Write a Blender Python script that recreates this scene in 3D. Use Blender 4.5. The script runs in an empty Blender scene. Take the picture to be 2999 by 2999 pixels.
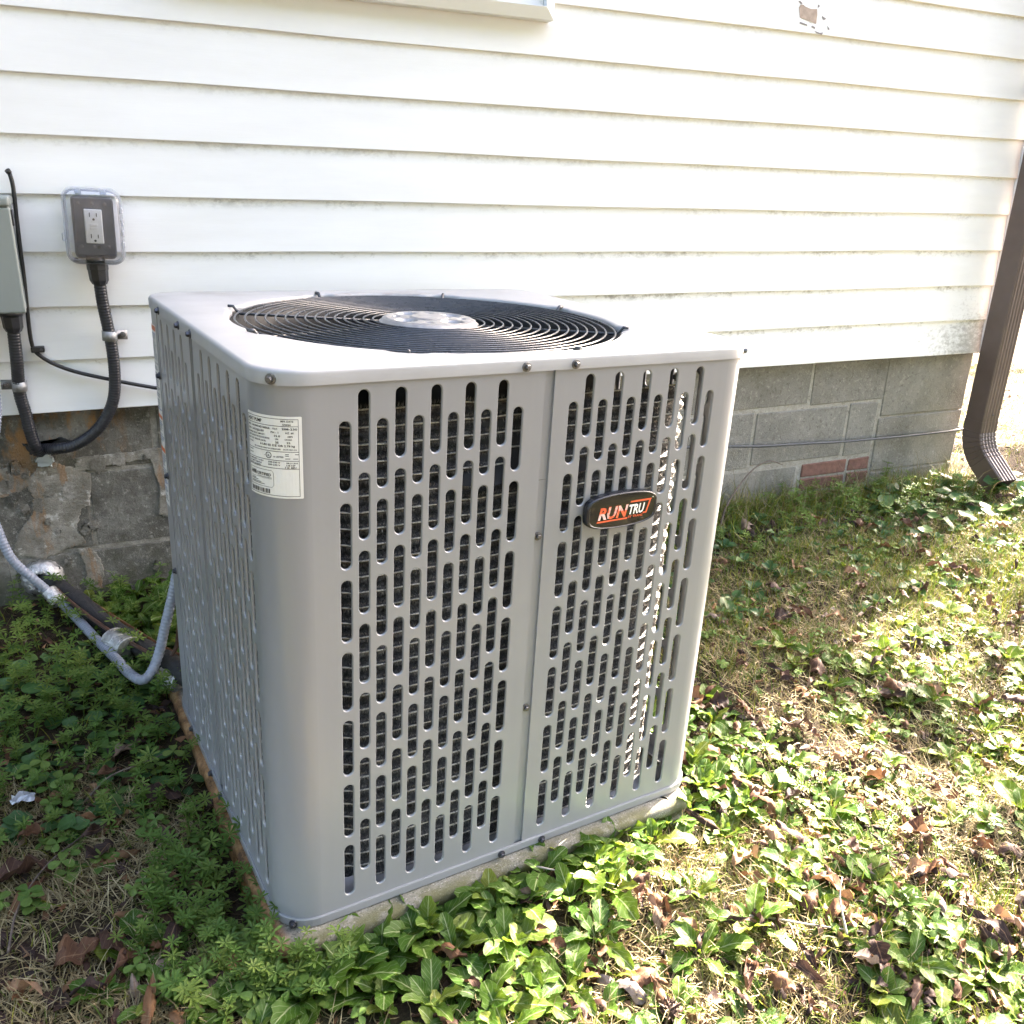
import bpy, bmesh, math, random
import numpy as np
from mathutils import Matrix, Vector, Euler

R = math.radians
rng = random.Random(7)
nr = np.random.default_rng(11)
sc = bpy.context.scene
COL = sc.collection

# ------------------------------------------------------------------ camera, sky, sun, exposure
cam_d = bpy.data.cameras.new("camera")
cam = bpy.data.objects.new("camera", cam_d); COL.objects.link(cam)
cam_d.sensor_width = 36.0
cam_d.lens = 31.157
cam_d.clip_start = 0.02
cam_d.clip_end = 2000
_r = Vector((0.91336, -0.40585, 0.03241)); _u = Vector((0.11629, 0.33633, 0.93454)); _f = Vector((0.39018, 0.84980, -0.35439))
cm = Matrix((_r, _u, -_f)).transposed().to_4x4()
cm.translation = Vector((0.00491, -2.14366, 1.02055))
cam.matrix_world = cm
sc.camera = cam

SUN_AZ = Vector((0.92, 0.39)).normalized()
SUN_EL = R(34)
world = bpy.data.worlds.new("World"); sc.world = world; world.use_nodes = True
wn = world.node_tree; bg = wn.nodes["Background"]
sky = wn.nodes.new("ShaderNodeTexSky"); sky.sky_type = 'NISHITA'; sky.sun_disc = False
sky.sun_elevation = SUN_EL; sky.sun_rotation = math.atan2(SUN_AZ.x, SUN_AZ.y)
sky.air_density = 0.7; sky.dust_density = 3.5; sky.ozone_density = 0.3
wn.links.new(sky.outputs[0], bg.inputs[0]); bg.inputs[1].default_value = 0.11
sl = bpy.data.lights.new("sun", 'SUN'); sl.energy = 5.0; sl.angle = R(0.53); sl.color = (1.0, 0.93, 0.82)
sun = bpy.data.objects.new("sun", sl); COL.objects.link(sun)
sdir = Vector((SUN_AZ.x * math.cos(SUN_EL), SUN_AZ.y * math.cos(SUN_EL), math.sin(SUN_EL)))
sun.rotation_euler = sdir.to_track_quat('Z', 'Y').to_euler(); sun.location = (6, 2, 6)
vs = sc.view_settings
vs.view_transform = 'Standard'; vs.look = 'None'; vs.exposure = 4.3; vs.gamma = 1.0; vs.use_curve_mapping = False
vs.use_white_balance = True; vs.white_balance_temperature = 7150; vs.white_balance_tint = 13
sc.cycles.max_bounces = 8

# ------------------------------------------------------------------ object helpers
def link(o, parent=None):
    COL.objects.link(o)
    if parent is not None: o.parent = parent
    return o
def tag(o, label=None, cat=None, group=None, kind=None):
    if label: o["label"] = label
    if cat: o["category"] = cat
    if group: o["group"] = group
    if kind: o["kind"] = kind
    return o
def empty(name, loc=(0, 0, 0), rot=(0, 0, 0)):
    o = bpy.data.objects.new(name, None); o.empty_display_size = 0.05
    o.location = loc; o.rotation_euler = rot
    return link(o)
def mesh_np(name, V, F, m=None, smooth=False, uv=None, mi=None):
    """V list/array of verts; F list of polygons"""
    me = bpy.data.meshes.new(name)
    me.from_pydata([tuple(map(float, v)) for v in V], [], [tuple(int(i) for i in f) for f in F])
    if m is not None:
        for x in (m if isinstance(m, (list, tuple)) else [m]): me.materials.append(x)
    if smooth: me.polygons.foreach_set("use_smooth", [True] * len(me.polygons))
    if mi is not None: me.polygons.foreach_set("material_index", mi)
    if uv is not None:
        l = me.uv_layers.new(name="UVMap")
        idx = np.zeros(len(me.loops), dtype=np.int32); me.loops.foreach_get("vertex_index", idx)
        l.data.foreach_set("uv", np.asarray(uv, dtype=np.float32)[idx].ravel())
    me.update(); return me
def add(name, me, parent=None, loc=None, rot=None, scale=None):
    o = bpy.data.objects.new(name, me); link(o, parent)
    if loc is not None: o.location = loc
    if rot is not None: o.rotation_euler = rot
    if scale is not None: o.scale = scale if hasattr(scale, '__len__') else (scale,) * 3
    return o
class MB:
    """collects polygons"""
    def __init__(s): s.V = []; s.F = []; s.S = []
    def v(s, p): s.V.append(tuple(p)); return len(s.V) - 1
    def f(s, *i, sm=False): s.F.append(tuple(i)); s.S.append(sm)
    def grid(s, P, sm=True, closeu=False, closev=False):
        n, k = len(P), len(P[0]); b = len(s.V)
        for row in P:
            for p in row: s.V.append(tuple(p))
        for i in range(n if closeu else n - 1):
            for j in range(k if closev else k - 1):
                i2, j2 = (i + 1) % n, (j + 1) % k
                s.f(b + i * k + j, b + i * k + j2, b + i2 * k + j2, b + i2 * k + j, sm=sm)
    def box(s, x0, x1, y0, y1, z0, z1):
        b = len(s.V)
        for z in (z0, z1):
            for x, y in ((x0, y0), (x1, y0), (x1, y1), (x0, y1)): s.V.append((x, y, z))
        for q in ((3, 2, 1, 0), (4, 5, 6, 7), (0, 1, 5, 4), (1, 2, 6, 5), (2, 3, 7, 6), (3, 0, 4, 7)):
            s.f(*[b + i for i in q])
    def ring(s, prof, n=24, a0=0, a1=2 * math.pi, c=(0, 0)):
        """lathe about z through c; prof list of (r,z)"""
        closed = abs(a1 - a0 - 2 * math.pi) < 1e-6
        A = [a0 + (a1 - a0) * i / (n if closed else n - 1) for i in range(n)]
        P = [[(c[0] + r * math.cos(a), c[1] + r * math.sin(a), z) for a in A] for r, z in prof]
        s.grid(P, closev=closed)
    def mesh(s, name, m=None):
        me = bpy.data.meshes.new(name); me.from_pydata(s.V, [], s.F)
        if m is not None:
            for x in (m if isinstance(m, (list, tuple)) else [m]): me.materials.append(x)
        me.polygons.foreach_set("use_smooth", s.S); me.update(); return me
    def obj(s, name, m=None, parent=None, **k): return add(name, s.mesh(name, m), parent, **k)
def bevel_mesh(me, w, seg=1, ang=30):
    bm = bmesh.new(); bm.from_mesh(me)
    bmesh.ops.remove_doubles(bm, verts=bm.verts, dist=1e-6)
    bmesh.ops.recalc_face_normals(bm, faces=bm.faces)
    es = [e for e in bm.edges if len(e.link_faces) == 2 and e.calc_face_angle(0) > R(ang)]
    bmesh.ops.bevel(bm, geom=es, offset=w, segments=seg, profile=0.5, affect='EDGES', clamp_overlap=True)
    bm.to_mesh(me); bm.free(); return me
def bbox_obj(name, x0, x1, y0, y1, z0, z1, m, parent=None, bev=0.002, seg=2):
    b = MB(); b.box(x0, x1, y0, y1, z0, z1); me = b.mesh(name, m)
    if bev: bevel_mesh(me, bev, seg)
    return add(name, me, parent)
def catmull(P, step):
    P = [Vector(p) for p in P]; Q = [2 * P[0] - P[1]] + P + [2 * P[-1] - P[-2]]; out = []
    for i in range(1, len(Q) - 2):
        p0, p1, p2, p3 = Q[i - 1:i + 3]
        n = max(2, int((p2 - p1).length / step))
        for j in range(n):
            t = j / n
            out.append(0.5 * ((2 * p1) + (p2 - p0) * t + (2 * p0 - 5 * p1 + 4 * p2 - p3) * t * t + (3 * p1 - p0 - 3 * p2 + p3) * t ** 3))
    out.append(P[-1]); return out
def tube_mb(b, P, rad, seg=12, rf=None, caps=True, up=Vector((0.3, 0.2, 1)), flat=1.0):
    n = len(P); T = [(P[min(i + 1, n - 1)] - P[max(i - 1, 0)]).normalized() for i in range(n)]
    nrm = (up - T[0] * up.dot(T[0])).normalized(); rows = []; s = 0
    for i in range(n):
        if i: s += (P[i] - P[i - 1]).length
        nrm = (nrm - T[i] * nrm.dot(T[i])).normalized(); bi = T[i].cross(nrm)
        rr = rad * (rf(s, i / (n - 1)) if rf else 1)
        rows.append([P[i] + rr * (math.cos(a) * nrm * flat + math.sin(a) * bi) for a in [2 * math.pi * k / seg for k in range(seg)]])
    base = len(b.V); b.grid(rows, closev=True)
    if caps:
        b.f(*[base + k for k in range(seg)][::-1]); b.f(*[base + (n - 1) * seg + k for k in range(seg)])
def tube(name, pts, rad, m, parent=None, step=0.01, seg=12, rf=None, smooth_path=True, flat=1.0):
    b = MB(); P = catmull(pts, step) if smooth_path else [Vector(p) for p in pts]
    tube_mb(b, P, rad, seg, rf, flat=flat); return b.obj(name, m, parent)

# ------------------------------------------------------------------ materials
class NT:
    def __init__(s, name):
        s.m = bpy.data.materials.new(name); s.m.use_nodes = True
        s.t = s.m.node_tree; s.n = s.t.nodes; s.bsdf = s.n["Principled BSDF"]; s.out = s.n["Material Output"]
        s.tc = s.n.new("ShaderNodeTexCoord")
    def L(s, a, b): s.t.links.new(a, b)
    def noise(s, scale, detail=4, rough=0.6, vec=None, dist=0):
        x = s.n.new("ShaderNodeTexNoise"); x.inputs["Scale"].default_value = scale; x.inputs["Detail"].default_value = detail
        x.inputs["Roughness"].default_value = rough; x.inputs["Distortion"].default_value = dist
        s.L(vec if vec is not None else s.tc.outputs["Object"], x.inputs["Vector"]); return x.outputs[0]
    def map(s, scale=(1, 1, 1), loc=(0, 0, 0), src=None):
        x = s.n.new("ShaderNodeMapping"); x.inputs["Scale"].default_value = scale; x.inputs["Location"].default_value = loc
        s.L(src if src is not None else s.tc.outputs["Object"], x.inputs["Vector"]); return x.outputs[0]
    def ramp(s, fac, stops):
        x = s.n.new("ShaderNodeValToRGB"); e = x.color_ramp.elements
        while len(e) < len(stops): e.new(0.5)
        for k, (p, c) in enumerate(stops):
            e[k].position = p; e[k].color = (c, c, c, 1) if not hasattr(c, '__len__') else (*c, 1)
        s.L(fac, x.inputs[0]); return x.outputs[0]
    def mix(s, fac, a, b, mode='MIX'):
        x = s.n.new("ShaderNodeMix"); x.data_type = 'RGBA'; x.blend_type = mode
        for sock, v in ((x.inputs[0], fac), (x.inputs[6], a), (x.inputs[7], b)):
            if hasattr(v, 'links'): s.L(v, sock)
            elif hasattr(v, '__len__'): sock.default_value = (*v, 1)
            else: sock.default_value = v if sock == x.inputs[0] else (v, v, v, 1)
        return x.outputs[2]
    def math(s, op, a, b=0.0, c=None, clamp=False):
        x = s.n.new("ShaderNodeMath"); x.operation = op; x.use_clamp = clamp
        for k, v in enumerate((a, b) if c is None else (a, b, c)):
            if hasattr(v, 'links'): s.L(v, x.inputs[k])
            else: x.inputs[k].default_value = v
        return x.outputs[0]
    def sep(s, src):
        x = s.n.new("ShaderNodeSeparateXYZ"); s.L(src, x.inputs[0]); return x.outputs
    def pos(s): return s.n.new("ShaderNodeNewGeometry").outputs["Position"]
    def rand(s): return s.n.new("ShaderNodeObjectInfo").outputs["Random"]
    def ss(s, v, lo, hi):
        x = s.n.new("ShaderNodeMapRange"); x.interpolation_type = 'SMOOTHSTEP'
        s.L(v, x.inputs[0]); x.inputs[1].default_value = lo; x.inputs[2].default_value = hi; return x.outputs[0]
    def set(s, color=None, rough=None, metal=None, spec=None):
        for k, v in (("Base Color", color), ("Roughness", rough), ("Metallic", metal), ("Specular IOR Level", spec)):
            if v is None: continue
            if hasattr(v, 'links'): s.L(v, s.bsdf.inputs[k])
            else: s.bsdf.inputs[k].default_value = (*v, 1) if hasattr(v, '__len__') else v
        return s
    def bump(s, h, dist=0.002, strength=0.6):
        x = s.n.new("ShaderNodeBump"); x.inputs["Distance"].default_value = dist; x.inputs["Strength"].default_value = strength
        s.L(h, x.inputs["Height"]); s.L(x.outputs[0], s.bsdf.inputs["Normal"]); return s
def plain(name, col, rough=0.5, metal=0.0, var=0.12, scale=40, bump=0.0):
    t = NT(name); c = t.ramp(t.noise(scale), [(0.3, tuple(x * (1 - var) for x in col)), (0.7, tuple(min(1, x * (1 + var)) for x in col))])
    rr = t.ramp(t.noise(scale * .6), [(0.3, max(0.02, rough - .08)), (0.7, min(1, rough + .08))])
    t.set(c, rr, metal)
    if bump: t.bump(t.noise(scale * 3), bump, 0.5)
    return t.m

def mat_paint(name, col, rough=0.36, metal=0.0):
    t = NT(name)
    streak = t.noise(6, 4, .6, t.map((9, 9, .8)))
    c = t.ramp(streak, [(0.3, tuple(x * .98 for x in col)), (0.7, tuple(x * 1.015 for x in col))])
    dirt = t.ss(t.noise(260, 3, .7), .72, .80)
    c = t.mix(t.math('MULTIPLY', dirt, .22), c, (.16, .14, .12))
    t.set(c, rough, metal, .5)
    return t.m
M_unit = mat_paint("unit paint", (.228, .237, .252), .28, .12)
def mat_top():
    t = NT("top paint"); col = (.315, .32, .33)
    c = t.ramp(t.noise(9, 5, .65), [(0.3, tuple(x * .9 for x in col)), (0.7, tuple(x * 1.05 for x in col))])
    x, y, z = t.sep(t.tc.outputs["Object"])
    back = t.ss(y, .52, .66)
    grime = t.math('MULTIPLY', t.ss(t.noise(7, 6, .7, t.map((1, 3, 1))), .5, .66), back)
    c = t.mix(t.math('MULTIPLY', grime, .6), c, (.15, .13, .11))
    wet = t.ss(t.noise(13, 2, .5, t.map((1, 2.2, 1))), .66, .69)
    t.set(c, t.ramp(t.noise(8), [(.3, .30), (.7, .38)]), 0, .5)
    return t.m
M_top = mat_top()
M_black = plain("black coated wire", (.040, .045, .055), .30, 0, .2, 60)
M_black_in = plain("black interior", (.012, .012, .013), .6, 0, .2, 30)
M_blade = plain("fan blade", (.05, .055, .065), .4, .3, .2, 20)
M_screw = plain("zinc screw", (.15, .15, .155), .38, .8, .25, 200)
M_screw_d = plain("dark screw", (.07, .072, .085), .4, .7, .25, 200)
M_galv = plain("galvanised", (.30, .30, .30), .48, .5, .22, 60)
M_label = plain("label paper", (.66, .655, .63), .45, 0, .04, 30)
M_ink = plain("ink", (.03, .03, .03), .5, 0, .1, 50)
M_inkg = plain("grey ink", (.16, .17, .22), .5, 0, .1, 50)
M_inko = plain("orange ink", (.55, .13, .04), .5, 0, .1, 50)
M_inkb = plain("blue ink", (.09, .13, .30), .5, 0, .1, 50)
M_badge = plain("badge plastic", (.012, .013, .013), .09, 0, .2, 20)
M_badge_rim = plain("badge rim", (.015, .017, .022), .28, 0, .2, 20)
M_red = plain("badge orange", (.72, .115, .045), .4, 0, .05, 20)
M_wht = plain("badge white", (.8, .8, .78), .4, 0, .03, 20)
M_wplast = plain("white plastic", (.72, .72, .70), .3, 0, .04, 30)
M_gplast = plain("grey plastic", (.062, .067, .078), .4, 0, .12, 40)
M_cond_b = plain("black conduit", (.018, .019, .024), .42, 0, .25, 120)
M_cond_g = plain("grey conduit", (.20, .225, .275), .42, 0, .10, 90)
M_box = mat_paint("disconnect paint", (.21, .235, .22), .45)
M_box2 = mat_paint("disconnect panel", (.17, .20, .205), .4)
M_cable = plain("black cable", (.010, .010, .011), .45, 0, .2, 80)
M_cable_g = plain("grey cable", (.05, .055, .06), .45, 0, .2, 80)
M_foam = plain("black foam", (.014, .014, .015), .75, 0, .4, 150, .003)
M_brownw = plain("brown wire", (.06, .028, .018), .5, 0, .25, 80)
M_copper = plain("copper", (.16, .07, .035), .45, .5, .3, 60)
M_rock = plain("rock", (.20, .17, .15), .9, 0, .3, 40, .004)
M_twig = plain("twig bark", (.10, .075, .06), .85, 0, .35, 90, .002)
M_twigp = plain("pale twig", (.34, .31, .27), .85, 0, .25, 90, .002)
M_gum = plain("seed ball", (.045, .022, .016), .8, 0, .35, 90)
M_paper = plain("foil scrap", (.38, .40, .45), .35, .4, .15, 60, .003)
def mat_foil():
    t = NT("foil tape"); n = t.noise(90, 5, .7)
    t.set(t.ramp(n, [(.3, (.30, .30, .30)), (.7, (.62, .62, .61))]), t.ramp(t.noise(60), [(.3, .22), (.7, .45)]), .85)
    t.bump(t.noise(130, 4, .6, None, 1.0), .004, .8); return t.m
M_foil = mat_foil()
def mat_clear(df_=.015):
    t = NT("clear plastic"); t.n.remove(t.bsdf)
    g = t.n.new("ShaderNodeBsdfGlossy"); g.inputs["Roughness"].default_value = .12; g.inputs["Color"].default_value = (1, 1, 1, 1)
    tr = t.n.new("ShaderNodeBsdfTransparent"); tr.inputs["Color"].default_value = (.93, .94, .97, 1)
    fr = t.n.new("ShaderNodeFresnel"); fr.inputs[0].default_value = 1.5
    mx = t.n.new("ShaderNodeMixShader")
    f2 = t.math('ADD', fr.outputs[0], t.math('MULTIPLY', t.ss(t.noise(40), .5, .7), .03), clamp=True)
    t.L(f2, mx.inputs[0]); t.L(tr.outputs[0], mx.inputs[1]); t.L(g.outputs[0], mx.inputs[2]); df = t.n.new('ShaderNodeBsdfDiffuse'); df.inputs[0].default_value = (.8, .82, .85, 1)
    m2 = t.n.new('ShaderNodeMixShader'); m2.inputs[0].default_value = df_; t.L(mx.outputs[0], m2.inputs[1]); t.L(df.outputs[0], m2.inputs[2]); t.L(m2.outputs[0], t.out.inputs[0]); return t.m
M_clear = mat_clear(); M_clear_rim = mat_clear(.28)
def mat_siding():
    t = NT("white siding"); P = t.pos(); x, y, z = t.sep(P); ox, oy, oz = t.sep(t.tc.outputs["Object"])
    col = t.ramp(t.noise(3, 4, .6, t.map((1, 1, 6), src=P)), [(.3, (.76, .755, .74)), (.7, (.82, .82, .81))])
    grain = t.noise(14, 5, .7, t.map((1, 4, 26), src=P))
    # mildew: just under each lap and scattered specks, heavier low and at the ends of the wall
    fine = t.noise(55, 6, .75, t.map((1, 1, 1.6), src=P)); broad = t.noise(2.3, 4, .7, P)
    lap = t.ss(oz, .088, .110)
    low = t.ss(z, 1.25, .55)
    rightend = t.math('MULTIPLY', t.ss(x, 2.25, 2.72), t.ss(z, .92, .6))
    m1 = t.math('MULTIPLY', lap, t.ss(t.math('ADD', fine, t.math('MULTIPLY', broad, 1.1)), 1.02, 1.30))
    m1 = t.math('MULTIPLY', m1, t.math('ADD', .25, t.math('MULTIPLY', low, .75)))
    wide = t.math('ADD', t.math('MULTIPLY', rightend, .22), t.math('MULTIPLY', t.ss(z, .66, .56), t.math('MULTIPLY', t.ss(x, 1.5, 1.9), .12)))
    m2 = t.ss(t.math('ADD', t.math('ADD', t.math('MULTIPLY', fine, .6), t.math('MULTIPLY', broad, .3)), wide), .64, .86)
    m3 = t.math('MULTIPLY', t.ss(t.noise(120, 3, .7, P), .73, .78), t.math('MULTIPLY', low, .5))
    dirt = t.math('MAXIMUM', t.math('MAXIMUM', m1, t.math('MULTIPLY', m2, .8)), m3, clamp=True)
    c = t.mix(t.math('MULTIPLY', dirt, .75), col, (.13, .11, .08))
    t.set(c, .42, 0, .4); t.bump(grain, .0008, .35); return t.m
M_siding = mat_siding()
M_trim = plain("white trim", (.78, .78, .77), .35, 0, .03, 10)
def mat_glass():
    t = NT("window glass"); t.set((.10, .11, .12), .04, 0, .8); t.bump(t.noise(1.5), .003, .2); return t.m
M_glass = mat_glass()
def mat_block():
    t = NT("concrete block"); P = t.pos(); x, y, z = t.sep(P)
    g = t.noise(170, 5, .75, P); b = t.noise(5, 5, .65, P); rd = t.rand()
    base = t.ramp(b, [(.3, (.155, .145, .12)), (.5, (.215, .203, .175)), (.72, (.285, .27, .235))])
    base = t.mix(t.math('MULTIPLY', t.ss(rd, 0, 1), .25), base, (.24, .24, .23))
    left = t.ss(x, .9, .2)       # the blocks behind the unit carry weathered dirt plus the unit's shade, painted in as film
    film_shade = t.math('MULTIPLY', left, t.ss(t.noise(6, 5, .7, P), .28, .58))
    base = t.mix(t.math('MULTIPLY', film_shade, .85), base, t.ramp(t.noise(17, 6, .75, P), [(.3, (.030, .029, .024)), (.55, (.075, .07, .055)), (.75, (.15, .14, .115))]))
    base = t.mix(t.math('MULTIPLY', t.ss(t.noise(62, 5, .85, t.map((1, 1, 1), (5, 3, 2), P)), .53, .66), .5), base, (.44, .42, .37))
    base = t.mix(t.math('MULTIPLY', t.ss(t.noise(75, 5, .85, P), .53, .64), .62), base, (.085, .078, .062))
    rust = t.math('MULTIPLY', t.math('MULTIPLY', t.ss(x, .05, -.06), t.ss(z, .30, .42)), t.ss(t.noise(9, 5, .7, t.map((2, 1, .8), src=P)), .47, .62))
    base = t.mix(t.math('MULTIPLY', rust, .75), base, (.30, .15, .05))
    moss = t.math('MULTIPLY', t.ss(z, .20, .04), t.ss(t.noise(12, 4, .7, P), .4, .65))
    base = t.mix(t.math('MULTIPLY', moss, .5), base, (.09, .10, .05))
    base = t.mix(t.math('MULTIPLY', t.ss(t.noise(38, 6, .8, P), .5, .72), .45), base, (.12, .105, .08))
    base = t.mix(t.math('MULTIPLY', t.ss(t.noise(3.2, 5, .7, t.map((1, 1, .5), src=P)), .48, .7), .35), base, (.40, .37, .30))
    t.set(base, .92, 0, .2); t.bump(g, .007, .8); return t.m
M_block = mat_block()
def mat_mortar(name, c0, c1, sc_=60, rusty=False):
    t = NT(name); P = t.pos(); x, y, z = t.sep(P)
    c = t.ramp(t.noise(sc_, 5, .7, P), [(.3, c0), (.7, c1)])
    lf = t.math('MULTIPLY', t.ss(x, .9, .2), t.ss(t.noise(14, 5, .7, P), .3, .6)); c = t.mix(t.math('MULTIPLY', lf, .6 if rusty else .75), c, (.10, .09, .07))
    crack = t.ss(t.noise(26, 4, .6, t.map((1, 1, 1.8), src=P), 1.5), .60, .68)
    c = t.mix(t.math('MULTIPLY', crack, .6), c, (.12, .10, .08))
    if rusty:
        r_ = t.ss(t.noise(11, 4, .7, t.map((2.5, 1, .7), src=P)), .52, .66)
        c = t.mix(t.math('MULTIPLY', r_, .6), c, (.30, .16, .07))
        w_ = t.ss(t.noise(30, 5, .7, P), .58, .68); c = t.mix(t.math('MULTIPLY', w_, .7), c, (.55, .53, .48))
    t.set(c, .95, 0, .15); t.bump(t.noise(75, 6, .8, t.map((1, 1, 1.7), src=P)), .008, .9); return t.m
M_mortar = mat_mortar("mortar", (.27, .25, .21), (.42, .40, .35))
M_smear = mat_mortar("mortar smear", (.22, .20, .16), (.40, .38, .33), 45, True)
M_flake = mat_mortar("mortar flake", (.20, .18, .15), (.46, .44, .39), 90)
M_brick = plain("red brick", (.155, .075, .055), .9, 0, .3, 60, .003)
def mat_pad():
    t = NT("pad concrete"); x, y, z = t.sep(t.tc.outputs["Object"])
    g = t.noise(420, 3, .6); b = t.noise(14, 5, .7)
    c = t.ramp(b, [(.3, (.12, .115, .095)), (.7, (.22, .21, .185))])
    c = t.mix(t.math('MULTIPLY', t.ss(g, .56, .66), .8), c, (.05, .05, .045))
    c = t.mix(t.math('MULTIPLY', t.ss(g, .40, .32), .6), c, (.55, .54, .50))
    moss = t.math('MULTIPLY', t.ss(z, -.012, -.035), t.ss(t.noise(20, 4, .7), .38, .6))
    c = t.mix(t.math('MULTIPLY', moss, .8), c, (.10, .115, .045))
    frm = t.math('MULTIPLY', t.ss(y, .004, -.022), t.ss(t.noise(26, 5, .7), .36, .58)); c = t.mix(t.math('MULTIPLY', frm, .8), c, (.085, .085, .035))
    lft = t.ss(x, .012, -.006)     # iron-stained strip along the left edge
    rc = t.ramp(t.noise(30, 5, .75), [(.35, (.07, .035, .018)), (.5, (.25, .13, .055)), (.7, (.42, .28, .15))])
    c = t.mix(t.math('MULTIPLY', lft, .92), c, rc)
    t.set(c, .9, 0, .2); t.bump(t.mix(.5, g, b), .003, .6); return t.m
M_pad = mat_pad()
def mat_brownpaint():
    t = NT("brown gutter paint"); c = t.ramp(t.noise(8, 4), [(.3, (.088, .060, .050)), (.7, (.118, .084, .072))])
    t.set(c, t.ramp(t.noise(30), [(.3, .34), (.7, .48)]), 0, .5); t.bump(t.noise(25, 2), .001, .2); return t.m
M_gutter = mat_brownpaint()
def mat_ground():
    t = NT("soil"); P = t.pos()
    a = t.noise(35, 6, .75, P); b = t.noise(3, 4, .6, P); cdry = t.noise(130, 4, .7, t.map((1, 2, 1), src=P))
    c = t.ramp(a, [(.3, (.012, .009, .006)), (.5, (.030, .021, .014)), (.72, (.065, .045, .028))])
    c = t.mix(t.math('MULTIPLY', t.ss(cdry, .5, .68), .45), c, (.10, .078, .045))
    c = t.mix(t.math('MULTIPLY', t.ss(b, .5, .7), .35), c, (.045, .06, .02))
    t.set(c, .95, 0, .15); t.bump(a, .02, .8); return t.m
M_soil = mat_ground()
def mat_leaf(name, stops, rib=(.34, .40, .20), trans=.35, rough=.42, attr=None, veins=True, spots=None, spec=.18):
    t = NT(name)
    if attr:
        at = t.n.new("ShaderNodeAttribute"); at.attribute_name = attr; rd = at.outputs["Fac"]
    else: rd = t.rand()
    c = t.ramp(rd, stops)
    c = t.mix(t.math('MULTIPLY', t.ss(t.noise(60, 4, .7, t.pos()), .4, .7), .35), c, tuple(v * .55 for v in stops[0][1]))
    if spots: c = t.mix(t.math('MULTIPLY', t.ss(t.noise(150, 3, .6, t.pos()), .62, .70), .7), c, spots)
    if veins:
        u, v, w = t.sep(t.tc.outputs["UV"]); d = t.math('ABSOLUTE', t.math('SUBTRACT', u, .5))
        mid = t.ss(d, .045, .012)
        wv = t.math('FRACT', t.math('MULTIPLY', t.math('SUBTRACT', v, t.math('MULTIPLY', d, .55)), 8.0))
        side = t.math('MULTIPLY', t.ss(t.math('ABSOLUTE', t.math('SUBTRACT', wv, .5)), .07, .02), .45)
        c = t.mix(t.math('MULTIPLY', t.math('MAXIMUM', mid, side), .8), c, rib)
    t.set(c, rough, 0, spec); t.bump(t.noise(140, 3, .6, t.pos()), .002, .5)
    tl = t.n.new("ShaderNodeBsdfTranslucent"); t.L(t.mix(.5, c, (.17, .24, .012), 'MIX') if trans > .3 else c, tl.inputs[0])
    mx = t.n.new("ShaderNodeMixShader"); mx.inputs[0].default_value = trans
    t.L(t.bsdf.outputs[0], mx.inputs[1]); t.L(tl.outputs[0], mx.inputs[2]); t.L(mx.outputs[0], t.out.inputs[0]); return t.m
G1 = [(0, (.030, .082, .010)), (.3, (.048, .112, .015)), (.75, (.078, .145, .020)), (1, (.145, .170, .028))]
G2 = [(0, (.065, .135, .028)), (.5, (.105, .18, .04)), (1, (.15, .21, .05))]
G3 = [(0, (.035, .090, .032)), (.6, (.060, .13, .040)), (1, (.11, .17, .045))]
M_ros = mat_leaf("rosette leaf", G1, rough=.5, trans=.38)
M_cle = mat_leaf("cleaver leaf", G2, veins=False)
M_vio = mat_leaf("violet leaf", G3, rib=(.06, .12, .05), trans=.25, rough=.35)
M_clo = mat_leaf("clover leaf", G2, rib=(.10, .16, .06), trans=.3)
M_ivy = mat_leaf("ivy leaf", G3, rib=(.12, .18, .08), trans=.25, rough=.32)
BR = [(0, (.024, .015, .014)), (.35, (.050, .028, .023)), (.6, (.095, .046, .028)), (.82, (.19, .092, .045)), (.94, (.28, .17, .10)), (1, (.22, .18, .16))]
M_dead = mat_leaf("dead leaf", BR, rib=(.20, .12, .07), trans=.12, rough=.6, spots=(.03, .02, .015))
M_deadp = mat_leaf("dead leaf plain", BR, trans=.1, rough=.6, veins=False, attr="shade")
M_grass = mat_leaf("grass blade", [(0, (.055, .11, .018)), (.5, (.12, .165, .022)), (1, (.24, .225, .035))], trans=.3, veins=False, attr="shade")
M_straw = mat_leaf("dry grass", [(0, (.15, .115, .055)), (.5, (.28, .225, .12)), (1, (.42, .36, .22))], trans=.15, veins=False, rough=.6, attr="shade")

# ------------------------------------------------------------------ ground
_k = nr.random((64, 64))
def vnoise(x, y):
    x = np.asarray(x, float); y = np.asarray(y, float)
    xi = np.floor(x).astype(int); yi = np.floor(y).astype(int); fx = x - xi; fy = y - yi
    fx = fx * fx * (3 - 2 * fx); fy = fy * fy * (3 - 2 * fy); g = lambda i, j: _k[i % 64, j % 64]
    return (g(xi, yi) * (1 - fx) + g(xi + 1, yi) * fx) * (1 - fy) + (g(xi, yi + 1) * (1 - fx) + g(xi + 1, yi + 1) * fx) * fy
def gz(x, y):
    y_ = np.clip((np.asarray(y, float) + 1.2) / 1.2, 0, 1)
    far = np.clip((np.hypot(x, y) - 3.5) / 6, 0, 1)
    return -.036 + .066 * y_ * y_ * (3 - 2 * y_) * (1 - far) + (.030 * (vnoise(np.asarray(x) * 5 + 9, np.asarray(y) * 5 + 9) - .5) + .012 * (vnoise(np.asarray(x) * 21, np.asarray(y) * 21) - .5)) * (1 - far * .7)
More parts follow.
